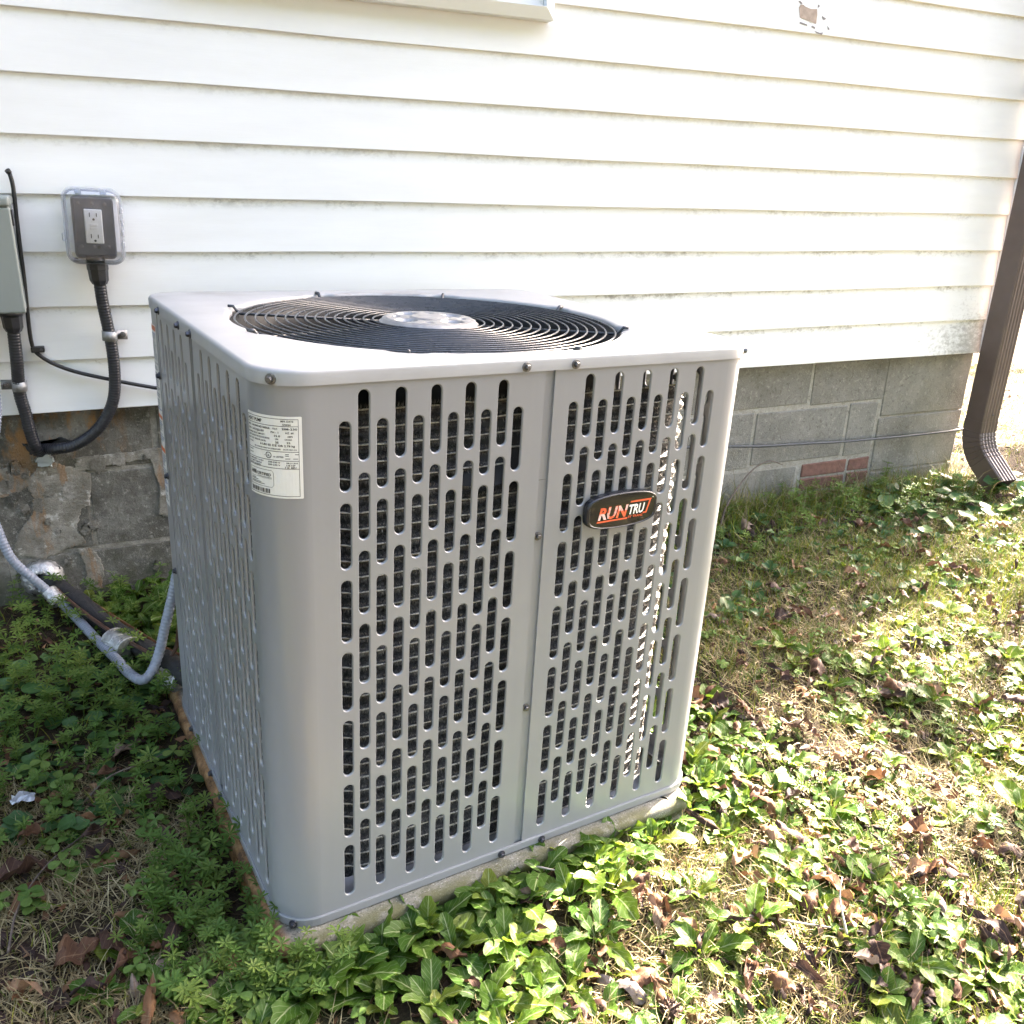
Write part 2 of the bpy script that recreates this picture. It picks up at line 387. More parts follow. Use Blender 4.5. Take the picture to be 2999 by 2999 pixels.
def build_ground():
    fx = np.concatenate([[-300, -120, -50, -20, -8, -4, -2.5], np.arange(-1.6, 4.8, .035), [5.5, 7, 10, 20, 50, 120, 300]])
    fy = np.concatenate([[-300, -120, -50, -20, -8, -5], np.arange(-3.2, 1.6, .035), [2, 3, 5, 8, 14, 30, 80, 300]])
    X, Y = np.meshgrid(fx, fy, indexing='ij'); Z = gz(X, Y)
    n, k = X.shape; V = np.c_[X.ravel(), Y.ravel(), Z.ravel()]
    I = np.arange(n * k).reshape(n, k)
    F = np.stack([I[:-1, :-1], I[1:, :-1], I[1:, 1:], I[:-1, 1:]], -1).reshape(-1, 4)
    o = add("ground", mesh_np("ground", V, F, M_soil, True)); tag(o, kind="structure"); return o
build_ground()

# ------------------------------------------------------------------ house
S = .1131; Z0 = .5
house = empty("house", (1.0, 0, 0.0)); HX = 1.0
tag(house, "white clapboard house wall on grey concrete block foundation behind the heat pump", "house")
def board_mesh(x0, x1, seed, thick=.013, h=S + .014):
    r_ = random.Random(seed); n = max(2, int((x1 - x0) / .22)); b = MB(); rows = []
    ph = r_.random() * 6
    for i in range(n + 1):
        x = x0 + (x1 - x0) * i / n
        w = .0011 * math.sin(x * 2.1 + ph) + .0006 * math.sin(x * 7.3 + ph * 2) + r_.uniform(-.0004, .0004); wy = .0008 * math.sin(x * 1.7 + ph * 3)
        prof = [(thick + .004, w), (.0015, w), (0, w + .0015), (.0085, h), (thick + .004, h)]
        rows.append([(x - HX, y + wy * .5, z) for y, z in prof])
    b.grid(rows, sm=False)
    bt = len(b.V); k = 5
    b.f(*[j for j in range(k)]); b.f(*[n * k + j for j in range(k)][::-1])
    return b.mesh("siding_board", M_siding)
XL, XR = -3.2, 2.752
for i in range(25):
    cuts = {0: [2.020], 1: [2.034], 3: [-1.4], 6: [-.7], 10: [-1.2]}.get(i, [])
    xs = [XL] + cuts + [XR]
    for a, b_ in zip(xs, xs[1:]):
        add("siding_board", board_mesh(a + (.0008 if a != XL else 0), b_, i * 7 + int(a * 10)), house, loc=(0, 0, Z0 + S * i))
bbox_obj("corner_board", XR + .001 - HX, XR + .016 - HX, -.004, .06, Z0 - .002, Z0 + S * 25, M_trim, house, .002)
bbox_obj("wall_sheathing", XL - HX, XR - HX - .003, .018, .12, Z0 + .004, 3.35, M_trim, house, 0)
# gable end, roof (outside the frame, but they shade the ground)
gb = MB()
for i in range(25):
    z = Z0 + S * i
    gb.grid([[(XR + .012 - HX, y, z), (XR + .004 - HX, y, z + S)] for y in (.062, 6.0)], sm=False)
gb.obj("gable_siding", M_siding, house)
wb = MB(); wb.box(XL - HX, XR - HX - .01, .121, 6.0, Z0, 3.3); wb.obj("house_core", M_trim, house)
rb = MB()
x0, x1 = XL - .2 - HX, XR + .22 - HX
for ya, za, yb, zb in ((-.32, 3.25, 3.0, 4.6), (6.3, 3.25, 3.0, 4.6)):
    P = [(x0, ya, za), (x1, ya, za), (x1, yb, zb), (x0, yb, zb)]
    a = [rb.v(p) for p in P]; c = [rb.v((p[0], p[1], p[2] - .12)) for p in P]
    rb.f(*a); rb.f(*c[::-1])
    for i in range(4): rb.f(a[i], c[i], c[(i + 1) % 4], a[(i + 1) % 4])
rb.obj("roof", plain("shingle roof", (.07, .065, .06), .9), house)
gt = MB()
for xx in (XL - HX, XR - HX - .012):
    a = [gt.v((xx, y, z)) for y, z in ((.125, 3.29), (5.99, 3.29), (3.0, 4.44))]; gt.f(*a)
gt.obj("gable_wall", M_trim, house)
# foundation
found = bbox_obj("foundation", XL - HX, 2.752 - HX, .0322, .20, -.35, .506, M_mortar, house, 0)
blk_n = 0
def block(x0, x1, z0, z1, m=M_block, name="concrete_block", yo=None):
    r_ = random.Random(int(x0 * 977 + z0 * 331)); y0 = .030 + r_.uniform(-.002, .002) if yo is None else yo
    b = MB(); b.box(x0 - HX, x1 - HX, y0, .1, z0, z1); me = b.mesh(name, m)
    for v in me.vertices: v.co += Vector((r_.uniform(-.003, .003), r_.uniform(-.001, .001) if v.co.y < .05 else 0, r_.uniform(-.003, .003)))
    bevel_mesh(me, .003, 1); return add(name, me, found)
J = .0055
def course(xs, z0, z1):
    for a, b_ in zip(xs, xs[1:]): block(a + J * rng.uniform(.6, 1.5), b_ - J * rng.uniform(.6, 1.5), z0 + J * rng.uniform(.5, 1.5), z1 - J * rng.uniform(.6, 1.4))
course([2.384 - .385 * k for k in range(14, -1, -1)][:-2] + [2.050, 2.378], .350, .497)
course([-3.1 + .0 * 0] + [1.838 - .385 * k for k in range(12, -1, -1)] + [2.227, 2.362], .158, .350)
course([-3.1] + [2.045 - .385 * k for k in range(13, -1, -1)], -.034, .158)
course([-3.1] + [1.838 - .385 * k for k in range(12, -1, -1)] + [2.05], -.226, -.034)
for z0, z1 in ((.291, .497), (.095, .291), (-.10, .095)):
    block(2.372, 2.763, z0 + .003, z1 - .003, yo=.0275)
for z0 in (.106, .055, .004):
    for a, b_ in ((2.062, 2.256), (2.266, 2.361)): block(a, b_, z0, z0 + .044, M_brick, "brick", .0285)
course([2.045, 2.36], -.22, 0.0)
# mortar smear and broken hole on the left
def blob_patch(name, pts, y, depth, m, parent, seed, n=9):
    """irregular proud patch on the wall: outline pts (x,z), domed toward the viewer"""
    r_ = random.Random(seed); c = Vector((sum(p[0] for p in pts) / len(pts), sum(p[1] for p in pts) / len(pts)))
    out = []
    for i in range(len(pts)):
        a = Vector(pts[i]); b_ = Vector(pts[(i + 1) % len(pts)])
        for j in range(12): out.append(a.lerp(b_, j / 12) + Vector((r_.uniform(-.0022, .0022), r_.uniform(-.0022, .0022))))
    b = MB(); rows = []
    for sc_, d in ((1, 0), (.985, .55), (.95, .9), (.90, 1)):
        rows.append([((c.x + (p.x - c.x) * sc_) - HX, y - depth * d, c.y + (p.y - c.y) * sc_) for p in out])
    b.grid(rows, sm=False, closev=True); n_ = len(out); b.f(*[3 * n_ + k for k in range(n_)][::-1])
    me = b.mesh(name, m); bm = bmesh.new(); bm.from_mesh(me); bmesh.ops.triangulate(bm, faces=[f for f in bm.faces if len(f.verts) > 4], ngon_method='EAR_CLIP'); bm.to_mesh(me); bm.free(); return add(name, me, parent)
blob_patch("mortar_smear", [(-.165, .385), (-.125, .368), (-.075, .345), (-.085, .27), (-.105, .262), (-.12, .215), (-.105, .175), (-.15, .165), (-.20, .145), (-.26, .165), (-.245, .215), (-.205, .262), (-.20, .30), (-.21, .335), (-.185, .365)], .0295, .0022, M_smear, found, 3)
blob_patch("mortar_smear", [(-.20, .37), (-.195, .335), (-.235, .31), (-.33, .30), (-.36, .35), (-.25, .375)], .0295, .0022, M_smear, found, 4)
blob_patch("mortar_smear", [(-.125, .162), (-.092, .158), (-.075, .11), (-.085, .05), (-.12, .05), (-.115, .11)], .0295, .0022, M_smear, found, 5)
blob_patch("mortar_smear", [(.055, .372), (.085, .378), (.10, .30), (.088, .21), (.062, .225), (.07, .30)], .0295, .0022, M_smear, found, 6)
fr_ = random.Random(21)
for k in range(26):
    fx_, fz_ = fr_.uniform(-.30, .06), fr_.uniform(.08, .40); rr_ = fr_.uniform(.006, .02)
    if -.09 < fx_ < .05 and fz_ < .35 and fr_.random() < .7: continue
    blob_patch("mortar_flake", [(fx_ + rr_ * fr_.uniform(.5, 1.3) * math.cos(a), fz_ + rr_ * fr_.uniform(.6, 1.5) * math.sin(a)) for a in (0, .9, 1.8, 2.7, 3.6, 4.5, 5.4)], .0275, .0012, M_flake if k % 3 else M_block, found, 40 + k)
blob_patch("mortar_joint_smear", [(-.10, .384), (.09, .392), (.10, .372), (-.02, .362), (-.11, .352)], .0295, .0022, M_smear, found, 9)
blob_patch("wall_hole", [(-.205, .43), (-.175, .415), (-.125, .437), (-.105, .425), (-.125, .40), (-.16, .392), (-.19, .40)], .029, .0012, M_black_in, found, 7)
def mat_sil():
    t = NT("clear sealant"); t.set((.45, .50, .50), .15, 0, .6); t.bsdf.inputs["Transmission Weight"].default_value = .35; return t.m
blob_patch("sealant", [(-.175, .40), (-.155, .402), (-.145, .385), (-.152, .372), (-.178, .374), (-.185, .388)], .028, .012, mat_sil(), found, 8)
# window corner
win = empty("window", (0, 0, 0)); win.parent = house
wx0, wx1, wz0, wz1 = .16 - HX, 1.041 - HX, 1.364, 2.42
def mitre(name, x0, x1, z0, z1, w, y0, y1, m, parent, slope=.012):
    o_ = [(x0, z0), (x1, z0), (x1, z1), (x0, z1)]; i_ = [(x0 + w, z0 + w), (x1 - w, z0 + w), (x1 - w, z1 - w), (x0 + w, z1 - w)]
    objs = []
    for k in range(4):
        a, b_ = k, (k + 1) % 4; b = MB()
        ids = [b.v((p[0], y, p[1])) for p, y in ((o_[a], y0 + slope), (o_[b_], y0 + slope), (i_[b_], y0), (i_[a], y0), (o_[a], y1), (o_[b_], y1), (i_[b_], y1), (i_[a], y1))]
        for q in ((0, 1, 2, 3), (7, 6, 5, 4), (4, 5, 1, 0), (2, 6, 7, 3), (5, 6, 2, 1), (0, 3, 7, 4)): b.f(*[ids[j] for j in q])
        me = b.mesh(name, m); 
        for v in me.vertices: v.co = Vector((v.co.x, v.co.y, v.co.z))
        bevel_mesh(me, .0008, 1); objs.append(add(name, me, parent))
    return objs
mitre("frame", wx0, wx1, wz0, wz1, .026, -.040, .016, M_trim, win)
mitre("sash", wx0 + .0275, wx1 - .0275, wz0 + .0275, wz1 - .0275, .034, -.022, .014, M_trim, win, 0)
b = MB(); b.box(wx0 + .05, wx1 - .05, -.010, .000, wz0 + .05, wz1 - .05); b.obj("pane", M_glass, win)
# worn paint patch
M_chip = plain("bare chipped wood", (.40, .31, .25), .8, 0, .2, 60)
M_chipg = plain("chipped primer", (.22, .20, .20), .8, 0, .2, 60)
def chip(pts, m, seed, y): 
    cx = sum(p[0] for p in pts) / len(pts); cz = sum(p[1] for p in pts) / len(pts); rr = random.Random(seed); b = MB()
    out = [Vector((p[0], p[1])) for p in pts]; fy = lambda z: .0085 * ((z - Z0) % S) / (S + .014) - .0012 - y
    front = [b.v((p.x - HX, fy(p.y), p.y)) for p in out]; back = [b.v((p.x - HX, fy(p.y) + .006, p.y)) for p in out]
    b.f(*front); n = len(out)
    for i in range(n): b.f(front[i], back[i], back[(i + 1) % n], front[(i + 1) % n])
    return b.obj("bare_patch", m, house)
def bx(px, py):  # local layout of the worn mark, metres from its corner
    return (1.7800 + px * .00026, 1.4745 - py * .00022 - px * .00002)
yc = .0
chip([bx(*p) for p in ((0, 45), (15, 15), (50, 5), (75, 18), (150, 30), (200, 22), (235, 15), (245, 80), (240, 175), (120, 160), (25, 150))], M_chip, 1, yc)
for p in (((-12, -20), (10, -25), (40, -8), (25, 8)), ((30, 195), (125, 205), (125, 220), (28, 212)), ((190, 205), (232, 212), (232, 232), (185, 222)), ((245, -35), (270, -25), (245, 0)), ((310, 75), (370, 95), (340, 115), (315, 100)), ((395, 170), (430, 200), (410, 210)), ((230, 255), (300, 262), (345, 250), (330, 280), (260, 275))):
    chip([bx(*q) for q in p], M_chipg, 2, yc)

# ------------------------------------------------------------------ heat pump
W, D, H, HC, HP, RR = .75, .6915, .7929, .0186, .0145, .0553
pump = empty("heat_pump")
pm = Matrix(((.99268, -.11827, .02467, .12727), (.1183, .99298, 0, -1.16707), (-.02449, .00292, .9997, .02129), (0, 0, 0, 1)))
pump.matrix_world = pm
tag(pump, "grey outdoor heat pump unit with slotted louver panels and round fan grille on top", "heat pump")
ARC = math.pi * RR / 2
SEGS = [('l', D - 2 * RR), ('a', ARC), ('f', W - 2 * RR), ('a', ARC), ('r', D - 2 * RR), ('a', ARC), ('b', W - 2 * RR), ('a', ARC)]
PER = sum(s[1] for s in SEGS)
def per(t, off=0.0, rad=RR, w=W, d=D):
    """point and outward normal on the unit's outline (inset rad/w/d constant)"""
    t = t % PER
    st = [((0, D - RR), (0, -1)), ((RR, RR), math.pi), ((RR, 0), (1, 0)), ((W - RR, RR), 1.5 * math.pi), ((W, RR), (0, 1)), ((W - RR, D - RR), 0), ((W - RR, D), (-1, 0)), ((RR, D - RR), .5 * math.pi)]
    nrm = [(-1, 0), None, (0, -1), None, (1, 0), None, (0, 1), None]
    for k, (c, L) in enumerate(SEGS):
        if t <= L + 1e-9:
            p, q = st[k]
            if c == 'a':
                a = q + t / RR; n = (math.cos(a), math.sin(a)); return (p[0] + n[0] * (RR + off), p[1] + n[1] * (RR + off)), n
            n = nrm[k]; return (p[0] + q[0] * t + n[0] * off, p[1] + q[1] * t + n[1] * off), n
        t -= L
    return per(0, off)
tL = lambda y: (D - RR) - y
T1 = D - 2 * RR; T2 = T1 + ARC; T3 = T2 + W - 2 * RR; T4 = T3 + ARC; T5 = T4 + D - 2 * RR; T6 = T5 + ARC; T7 = T6 + W - 2 * RR
tF = lambda x: T2 + (x - RR)
tR = lambda y: T4 + (y - RR)
tB = lambda x: T6 + (W - RR - x)
ZB, ZT = HP - .003, H - HC + .003
SLW = .0083; PZ = .1016
def panel(name, pieces):
    """pieces: ('plain',t0,t1,depth) or ('cols',t0,t1,[(t,type)]) ; merged into one sheet-metal mesh"""
    b = MB()
    def pt(t, z, off=0.0):
        p, n = per(t, off); return (p[0], p[1], z)
    for pc in pieces:
        if pc[0] == 'plain':
            _, t0, t1, off = pc; n = 1 if not any(t0 < c[1] and t1 > c[0] for c in ((T1, T2), (T3, T4), (T5, T6), (T7, PER))) else 22
            b.grid([[pt(t0 + (t1 - t0) * i / n, z, off) for z in (ZB, ZT)] for i in range(n + 1)], sm=n > 1)
        elif pc[0] == 'step':
            _, t, o0, o1 = pc; b.grid([[pt(t, z, o) for z in (ZB, ZT)] for o in (o0, o1)], sm=False)
        else:
            _, t0, t1, cols = pc; cols = sorted(cols)
            edges = [t0] + [(cols[i][0] + cols[i + 1][0]) / 2 for i in range(len(cols) - 1)] + [t1]
            for (tc, ty), ea, eb in zip(cols, edges, edges[1:]):
                top0 = .7665 if ty else .7300
                zs = [(top0 - .0885 - PZ * i, top0 - PZ * i) for i in range(7)]
                gap = (PZ - .0885) / 2
                zt = zs[0][1] + (gap if not ty else min(gap, .006)); zb = zs[-1][0] - gap
                b.grid([[pt(t, z) for z in (zt, ZT)] for t in (ea, eb)], sm=False)
                b.grid([[pt(t, z) for z in (ZB, zb)] for t in (ea, eb)], sm=False)
                for i, (z0, z1) in enumerate(zs):
                    c0 = zb if i == 6 else (z0 + zs[i + 1][1]) / 2
                    c1 = zt if i == 0 else (z1 + zs[i - 1][0]) / 2
                    NS = 8
                    loop = []   # (dt, z, corner-projected)
                    for k in range(NS + 1):
                        a = math.pi * k / NS; loop.append((math.cos(a), math.sin(a), 1))
                    for k in range(NS + 1):
                        a = math.pi + math.pi * k / NS; loop.append((math.cos(a), math.sin(a), -1))
                    def P(sc_, off):
                        out = []
                        for cx, cz, s in loop:
                            zc = z1 - SLW if s > 0 else z0 + SLW
                            out.append(pt(tc + cx * (SLW - sc_), zc + cz * (SLW - sc_), off))
                        return out
                    outer = []
                    for cx, cz, s in loop:
                        zc = z1 - SLW if s > 0 else z0 + SLW
                        hz = (c1 - zc) if s > 0 else (zc - c0)
                        hx = (eb - tc) if cx > 0 else (tc - ea)
                        k = min(hx / abs(cx) if abs(cx) > 1e-6 else 9e9, hz / abs(cz) if abs(cz) > 1e-6 else 9e9)
                        # square off to the cell
                        qx, qz = cx * k, cz * k
                        if abs(abs(cx) - .7071) < .08 : qx = hx * (1 if cx > 0 else -1); qz = hz * (1 if cz > 0 else -1)
                        outer.append(pt(tc + qx, zc + qz))
                    l0 = P(0, 0)
                    bs = len(b.V); n = len(loop)
                    b.V += outer + l0
                    for k in range(n):
                        k2 = (k + 1) % n; b.f(bs + k, bs + k2, bs + n + k2, bs + n + k)
                    b.grid([l0, P(.0004, -.00035), P(.0011, -.0010), P(.0014, -.0018), P(.0014, -.0032)], closev=True)
    me = b.mesh(name, M_unit)
    bm = bmesh.new(); bm.from_mesh(me); bm.normal_update()
    # consistent outward orientation
    for f in bm.faces:
        pass
    bm.to_mesh(me); bm.free()
    return add(name, me, pump)
def colsL(ys, t0=0): return [(tL(y), (i + t0) % 2) for i, y in enumerate(ys)]
# near corner panel: left side near half + rounded corner + front left half
yl = [.0735 + .02345 * i for i in range(11)]
xf = [.0970 + .0236 * i for i in range(11)]
xr = [.4200 + .0245 * i for i in range(11)]
panel("louver_panel", [('plain', tL(.3335), tL(.3225), 0), ('cols', tL(.3225), tL(.061), colsL(yl)),
      ('plain', tL(.061), T1, 0), ('plain', T1, T2, 0), ('plain', T2, tF(.084), 0),
      ('cols', tF(.084), tF(.346), [(tF(x), i % 2) for i, x in enumerate(xf)]), ('plain', tF(.346), tF(.3715), 0), ('step', tF(.3715), 0, -.004)])
yrr = [.0735 + .0240 * i for i in range(24)]
panel("louver_panel", [('plain', tF(.3728), tF(.3868), -.0038), ('step', tF(.3868), -.0038, 0), ('plain', tF(.3868), tF(.4065), 0),
      ('cols', tF(.4065), tF(.679), [(tF(x), i % 2) for i, x in enumerate(xr)]), ('plain', tF(.679), T3, 0), ('plain', T3, T4, 0),
      ('plain', T4, tR(.061), 0), ('cols', tR(.061), tR(.640), [(tR(y), i % 2) for i, y in enumerate(yrr[:24])]), ('plain', tR(.640), T5 + ARC, 0) if False else ('plain', tR(.640) if tR(.640) < T5 else T5, T6, 0)])
yl2 = [.3870 + .0245 * i for i in range(8)]
panel("louver_panel", [('plain', tL(.588), tL(.574), 0), ('cols', tL(.574), tL(.374), colsL(yl2)), ('plain', tL(.374), tL(.3535), 0),
      ('step', tL(.3535), 0, -.004), ('plain', tL(.3535), tL(.3345), -.004)])
xb = [.08 + .0245 * i for i in range(19)]
panel("back_panel", [('plain', T6, tB(.56), 0), ('cols', tB(.56), tB(.05) if tB(.05) < T7 else T7, [(tB(x), i % 2) for i, x in enumerate(xb[::-1])])])
panel("corner_panel", [('plain', T7 + .0, PER, 0), ('plain', 0.0, tL(.5935), 0), ('step', tL(.5935), 0, -.008), ('plain', tL(.5935), tL(.585), -.008)])
# top cover
FC = (.366, .337); FR = .304
def rr_ring(off, n):
    """rounded-rectangle outline points at even angles about the fan centre"""
    out = []
    pts = [per(PER * i / 2000, off)[0] for i in range(2000)]
    ang = np.array([math.atan2(p[1] - FC[1], p[0] - FC[0]) for p in pts]); order = np.argsort(ang); ang = ang[order]; P = np.array(pts)[order]
    A = np.linspace(-math.pi, math.pi, n, endpoint=False)
    x = np.interp(A, ang, P[:, 0], period=2 * math.pi); y = np.interp(A, ang, P[:, 1], period=2 * math.pi); return A, np.c_[x, y]
def build_cover():
    n = 384; b = MB(); rows = []
    CL = [R(22.5) + k * math.pi / 4 - R(8) for k in range(8)]
    A, o0 = rr_ring(.0025, n)
    for off, z in ((.0025, H - HC), (.0025, H - .006), (.0018, H - .0032), (0, H - .0012), (-.003, H)):
        rows.append([(p[0], p[1], z) for p in rr_ring(off, n)[1]])
    edge = np.array(rows[-1])[:, :2]
    def hole(r0, dip, extra=1.0):
        out = []
        for a in A:
            dn = min(abs((a - c + math.pi) % (2 * math.pi) - math.pi) for c in CL)
            nt = max(0, 1 - (dn / R(5.5)) ** 4) if dn < R(5.5) else 0
            out.append((r0 + .010 * nt * extra, dip))
        return out
    h = hole(FR, 0)
    hp = np.array([(FC[0] + r * math.cos(a), FC[1] + r * math.sin(a)) for a, (r, d) in zip(A, h)])
    for s in (.5, .88): rows.append([(*(edge[i] * (1 - s) + hp[i] * s), H) for i in range(n)])
    for dr, dz in ((.004, -.0003), (.0015, -.0016), (0, -.004), (0, -.009)):
        rows.append([(FC[0] + (h[i][0] + dr) * math.cos(A[i]), FC[1] + (h[i][0] + dr) * math.sin(A[i]), H + dz) for i in range(n)])
    b.grid(rows, closev=True)
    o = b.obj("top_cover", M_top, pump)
    # inner lip under the skirt
    return CL
CLIPS = build_cover()
# fan shroud, blades, guard
b = MB(); b.ring([(FR + .014, H - .0092), (FR - .002, H - .0100), (FR - .004, H - .05), (FR + .006, H - .15), (FR + .03, H - .17)], 96, c=FC); b.obj("fan_shroud", M_black_in, pump)
fan = MB()
for k in range(3):
    a0 = k * 2 * math.pi / 3 + .5; P = []
    for i in range(9):
        r_ = .06 + .22 * i / 8; P.append([(FC[0] + r_ * math.cos(a0 + (j / 6 - .5) * 1.3 + .25 * (i / 8)), FC[1] + r_ * math.sin(a0 + (j / 6 - .5) * 1.3 + .25 * (i / 8)), H - .085 - .03 * (j / 6)) for j in range(7)])
    fan.grid(P)
fan.ring([(.001, H - .07), (.065, H - .075), (.068, H - .13)], 32, c=FC); fan.obj("fan_blades", M_blade, pump)
guard = bpy.data.objects.new("fan_guard", None); link(guard, pump)
RINGS = [.0885 + .01482 * i for i in range(15)]
for i, r_ in enumerate(RINGS):
    b = MB(); w = .0015; b.ring([(r_ + w * math.cos(a), H - .0050 + w * math.sin(a)) for a in [2 * math.pi * k / 8 for k in range(9)]], 128, c=FC)
    b.obj("wire_ring", M_black, guard)
for k, c in enumerate(CLIPS):
    d = Vector((math.cos(c), math.sin(c))); o_ = Vector(FC); n = Vector((-d.y, d.x)); wd = .0030 if k % 2 == 0 else .0024
    b = MB(); P = [Vector((*(o_ + d * .072), H - .010)), Vector((*(o_ + d * .299), H - .010)), Vector((*(o_ + d * .305), H - .005)), Vector((*(o_ + d * .310), H + .0010)), Vector((*(o_ + d * .318), H + .0010))]
    tube_mb(b, P, wd, 8); b.obj("guard_strut", M_black, guard)
# motor cap with dimples
def motor_cap():
    b = MB(); n = 96; rows = []
    holes = [(.050, R(20) + k * math.pi / 2, .017, .016) for k in range(4)] + [(.052, R(65) + k * math.pi / 2, .006, .010) for k in range(4)]
    for i in range(34):
        r_ = .079 * i / 33; row = []
        for j in range(n):
            a = 2 * math.pi * j / n; x, y = r_ * math.cos(a), r_ * math.sin(a); z = H + .000
            if r_ < .030: z += .0022
            elif r_ < .033: z -= .0005
            if r_ > .070: z -= .0022
            if r_ > .076: z -= .005
            for hr, ha, rad, dp in holes:
                d = math.hypot(x - hr * math.cos(ha), y - hr * math.sin(ha))
                if d < rad: z -= dp * min(1, (rad - d) / (rad * .35))
            row.append((FC[0] + x, FC[1] + y, z))
        rows.append(row)
    b.grid(rows, closev=True); return b.obj("motor_cap", M_galv, pump)
motor_cap()
# base pan
def ring_strip(name, prof, m, n=200):
    b = MB(); b.grid([[(*per(PER * i / n, off)[0], z) for i in range(n)] for off, z in prof], sm=False, closev=True); return b.obj(name, m, pump)
ring_strip("base_pan", [(-.04, HP + .012), (-.02, .010), (-.0005, .010), (-.0005, HP), (.0022, HP + .0004), (.0034, HP - .001), (.0034, .002), (.0022, .0002), (-.02, .0002)], M_unit, 260)
b = MB(); b.box(.03, W - .03, .03, D - .03, .006, .0095); b.obj("pan_floor", M_unit, pump)
# coil: stacked finned tubes bent into a rounded rectangle
def coil_path(n=220, ins=.036, rad=.135):
    x0, x1, y0, y1 = ins, W - ins, ins, D - ins; pts = []
    def arc(cx, cy, a0, a1, k=16):
        for i in range(k + 1):
            a = a0 + (a1 - a0) * i / k; pts.append((cx + rad * math.cos(a), cy + rad * math.sin(a), math.cos(a), math.sin(a)))
    def line(xa, ya, xb, yb, nx, ny, k=20):
        for i in range(k): pts.append((xa + (xb - xa) * i / k, ya + (yb - ya) * i / k, nx, ny))
    line(x0 + rad + .2, y1, x0 + rad, y1, 0, 1); arc(x0 + rad, y1 - rad, .5 * math.pi, math.pi)
    line(x0, y1 - rad, x0, y0 + rad, -1, 0); arc(x0 + rad, y0 + rad, math.pi, 1.5 * math.pi)
    line(x0 + rad, y0, x1 - rad, y0, 0, -1); arc(x1 - rad, y0 + rad, 1.5 * math.pi, 2 * math.pi - .35)
    return pts
CP = coil_path(); PZC = .0222
def mat_coil():
    t = NT("coil fin"); x, y, z = t.sep(t.tc.outputs["Object"])
    c = t.ramp(t.noise(300, 3, .7, t.map((1, 1, .06))), [(.3, (.02, .021, .024)), (.55, (.06, .062, .067)), (.75, (.14, .14, .145))])
    t.set(c, .42, .4); t.bump(t.noise(420, 2, .6, t.map((1, 1, .05))), .004, .8); return t.m
M_coil = mat_coil()
b = MB(); rows = []
nz = int((H - .040 - .022) / PZC) * 6
for k in range(nz + 1):
    z = .022 + PZC * k / 6; ph = (k % 6) / 6; bulge = .0075 * math.cos(2 * math.pi * ph)
    rows.append([(p[0] + p[2] * bulge, p[1] + p[3] * bulge, z) for p in CP])
b.grid(rows); coil = b.obj("coil", M_coil, pump)
def spines():
    cp = np.array(CP); seg = np.hypot(np.diff(cp[:, 0]), np.diff(cp[:, 1])); s = np.concatenate([[0], np.cumsum(seg)]); n = 0
    V = []; per_row = int(s[-1] / .0021); rows_ = int((H - .062) / PZC); N = per_row * rows_ * 3
    sr = nr.random(N) * s[-1]; rowi = nr.integers(0, rows_ + 1, N)
    x = np.interp(sr, s, cp[:, 0]); y = np.interp(sr, s, cp[:, 1]); nx = np.interp(sr, s, cp[:, 2]); ny = np.interp(sr, s, cp[:, 3])
    ang = nr.normal(.25, .38, N); L = .0055 + .0035 * nr.random(N); z0 = .022 + PZC * rowi
    tx, ty = -ny, nx; wv = .00042
    o = np.c_[x + nx * .002, y + ny * .002, z0 + np.sin(ang) * .004]
    sg = np.where(nr.random(N) < .5, -1.0, 1.0); lat = nr.normal(0, .16, N); ou = np.abs(nr.normal(.30, .22, N))
    d = np.c_[nx * ou + tx * lat, ny * ou + ty * lat, sg * (1 - .2 * nr.random(N))]
    o = np.c_[x + nx * .0035, y + ny * .0035, z0 + sg * .0012]
    a = o + np.c_[tx, ty, tx * 0] * wv; c = o - np.c_[tx, ty, tx * 0] * wv; e = o + d * L[:, None]
    V = np.stack([a, c, e], 1).reshape(-1, 3); me = bpy.data.meshes.new("coil_spines")
    me.vertices.add(len(V)); me.vertices.foreach_set("co", V.astype(np.float32).ravel())
    me.loops.add(N * 3); me.loops.foreach_set("vertex_index", np.arange(N * 3, dtype=np.int32))
    me.polygons.add(N); me.polygons.foreach_set("loop_start", np.arange(0, N * 3, 3, dtype=np.int32)); me.polygons.foreach_set("loop_total", np.full(N, 3, dtype=np.int32))
    t = NT("coil spine"); t.set(t.ramp(t.noise(500), [(.3, (.09, .09, .094)), (.7, (.36, .35, .32))]), .55, .1); me.materials.append(t.m)
    me.update(); me.validate(); o_ = add("coil_spines", me, pump); tag(o_, kind="stuff")
spines()
t_ = NT("coil tube"); t_.set(t_.ramp(t_.noise(150, 4, .8), [(.38, (.10, .10, .10)), (.55, (.55, .53, .48)), (.7, (.55, .52, .45))]), .45, .15); M_tubec = t_.m
def coil_tube_mesh():
    b = MB(); b.grid([[(p[0] + p[2] * (.0062 + .0016 * math.cos(a)), p[1] + p[3] * (.0062 + .0016 * math.cos(a)), .0013 * math.sin(a) + .0006 * math.sin(k * 1.7)) for a in (-1.5, -.5, .5, 1.5)] for k, p in enumerate(CP)]); return b.mesh("coil_tube", M_tubec)
CT = coil_tube_mesh()
for k in range(int((H - .062) / PZC) + 1): add("coil_tube", CT, pump, (0, 0, .022 + PZC * k))
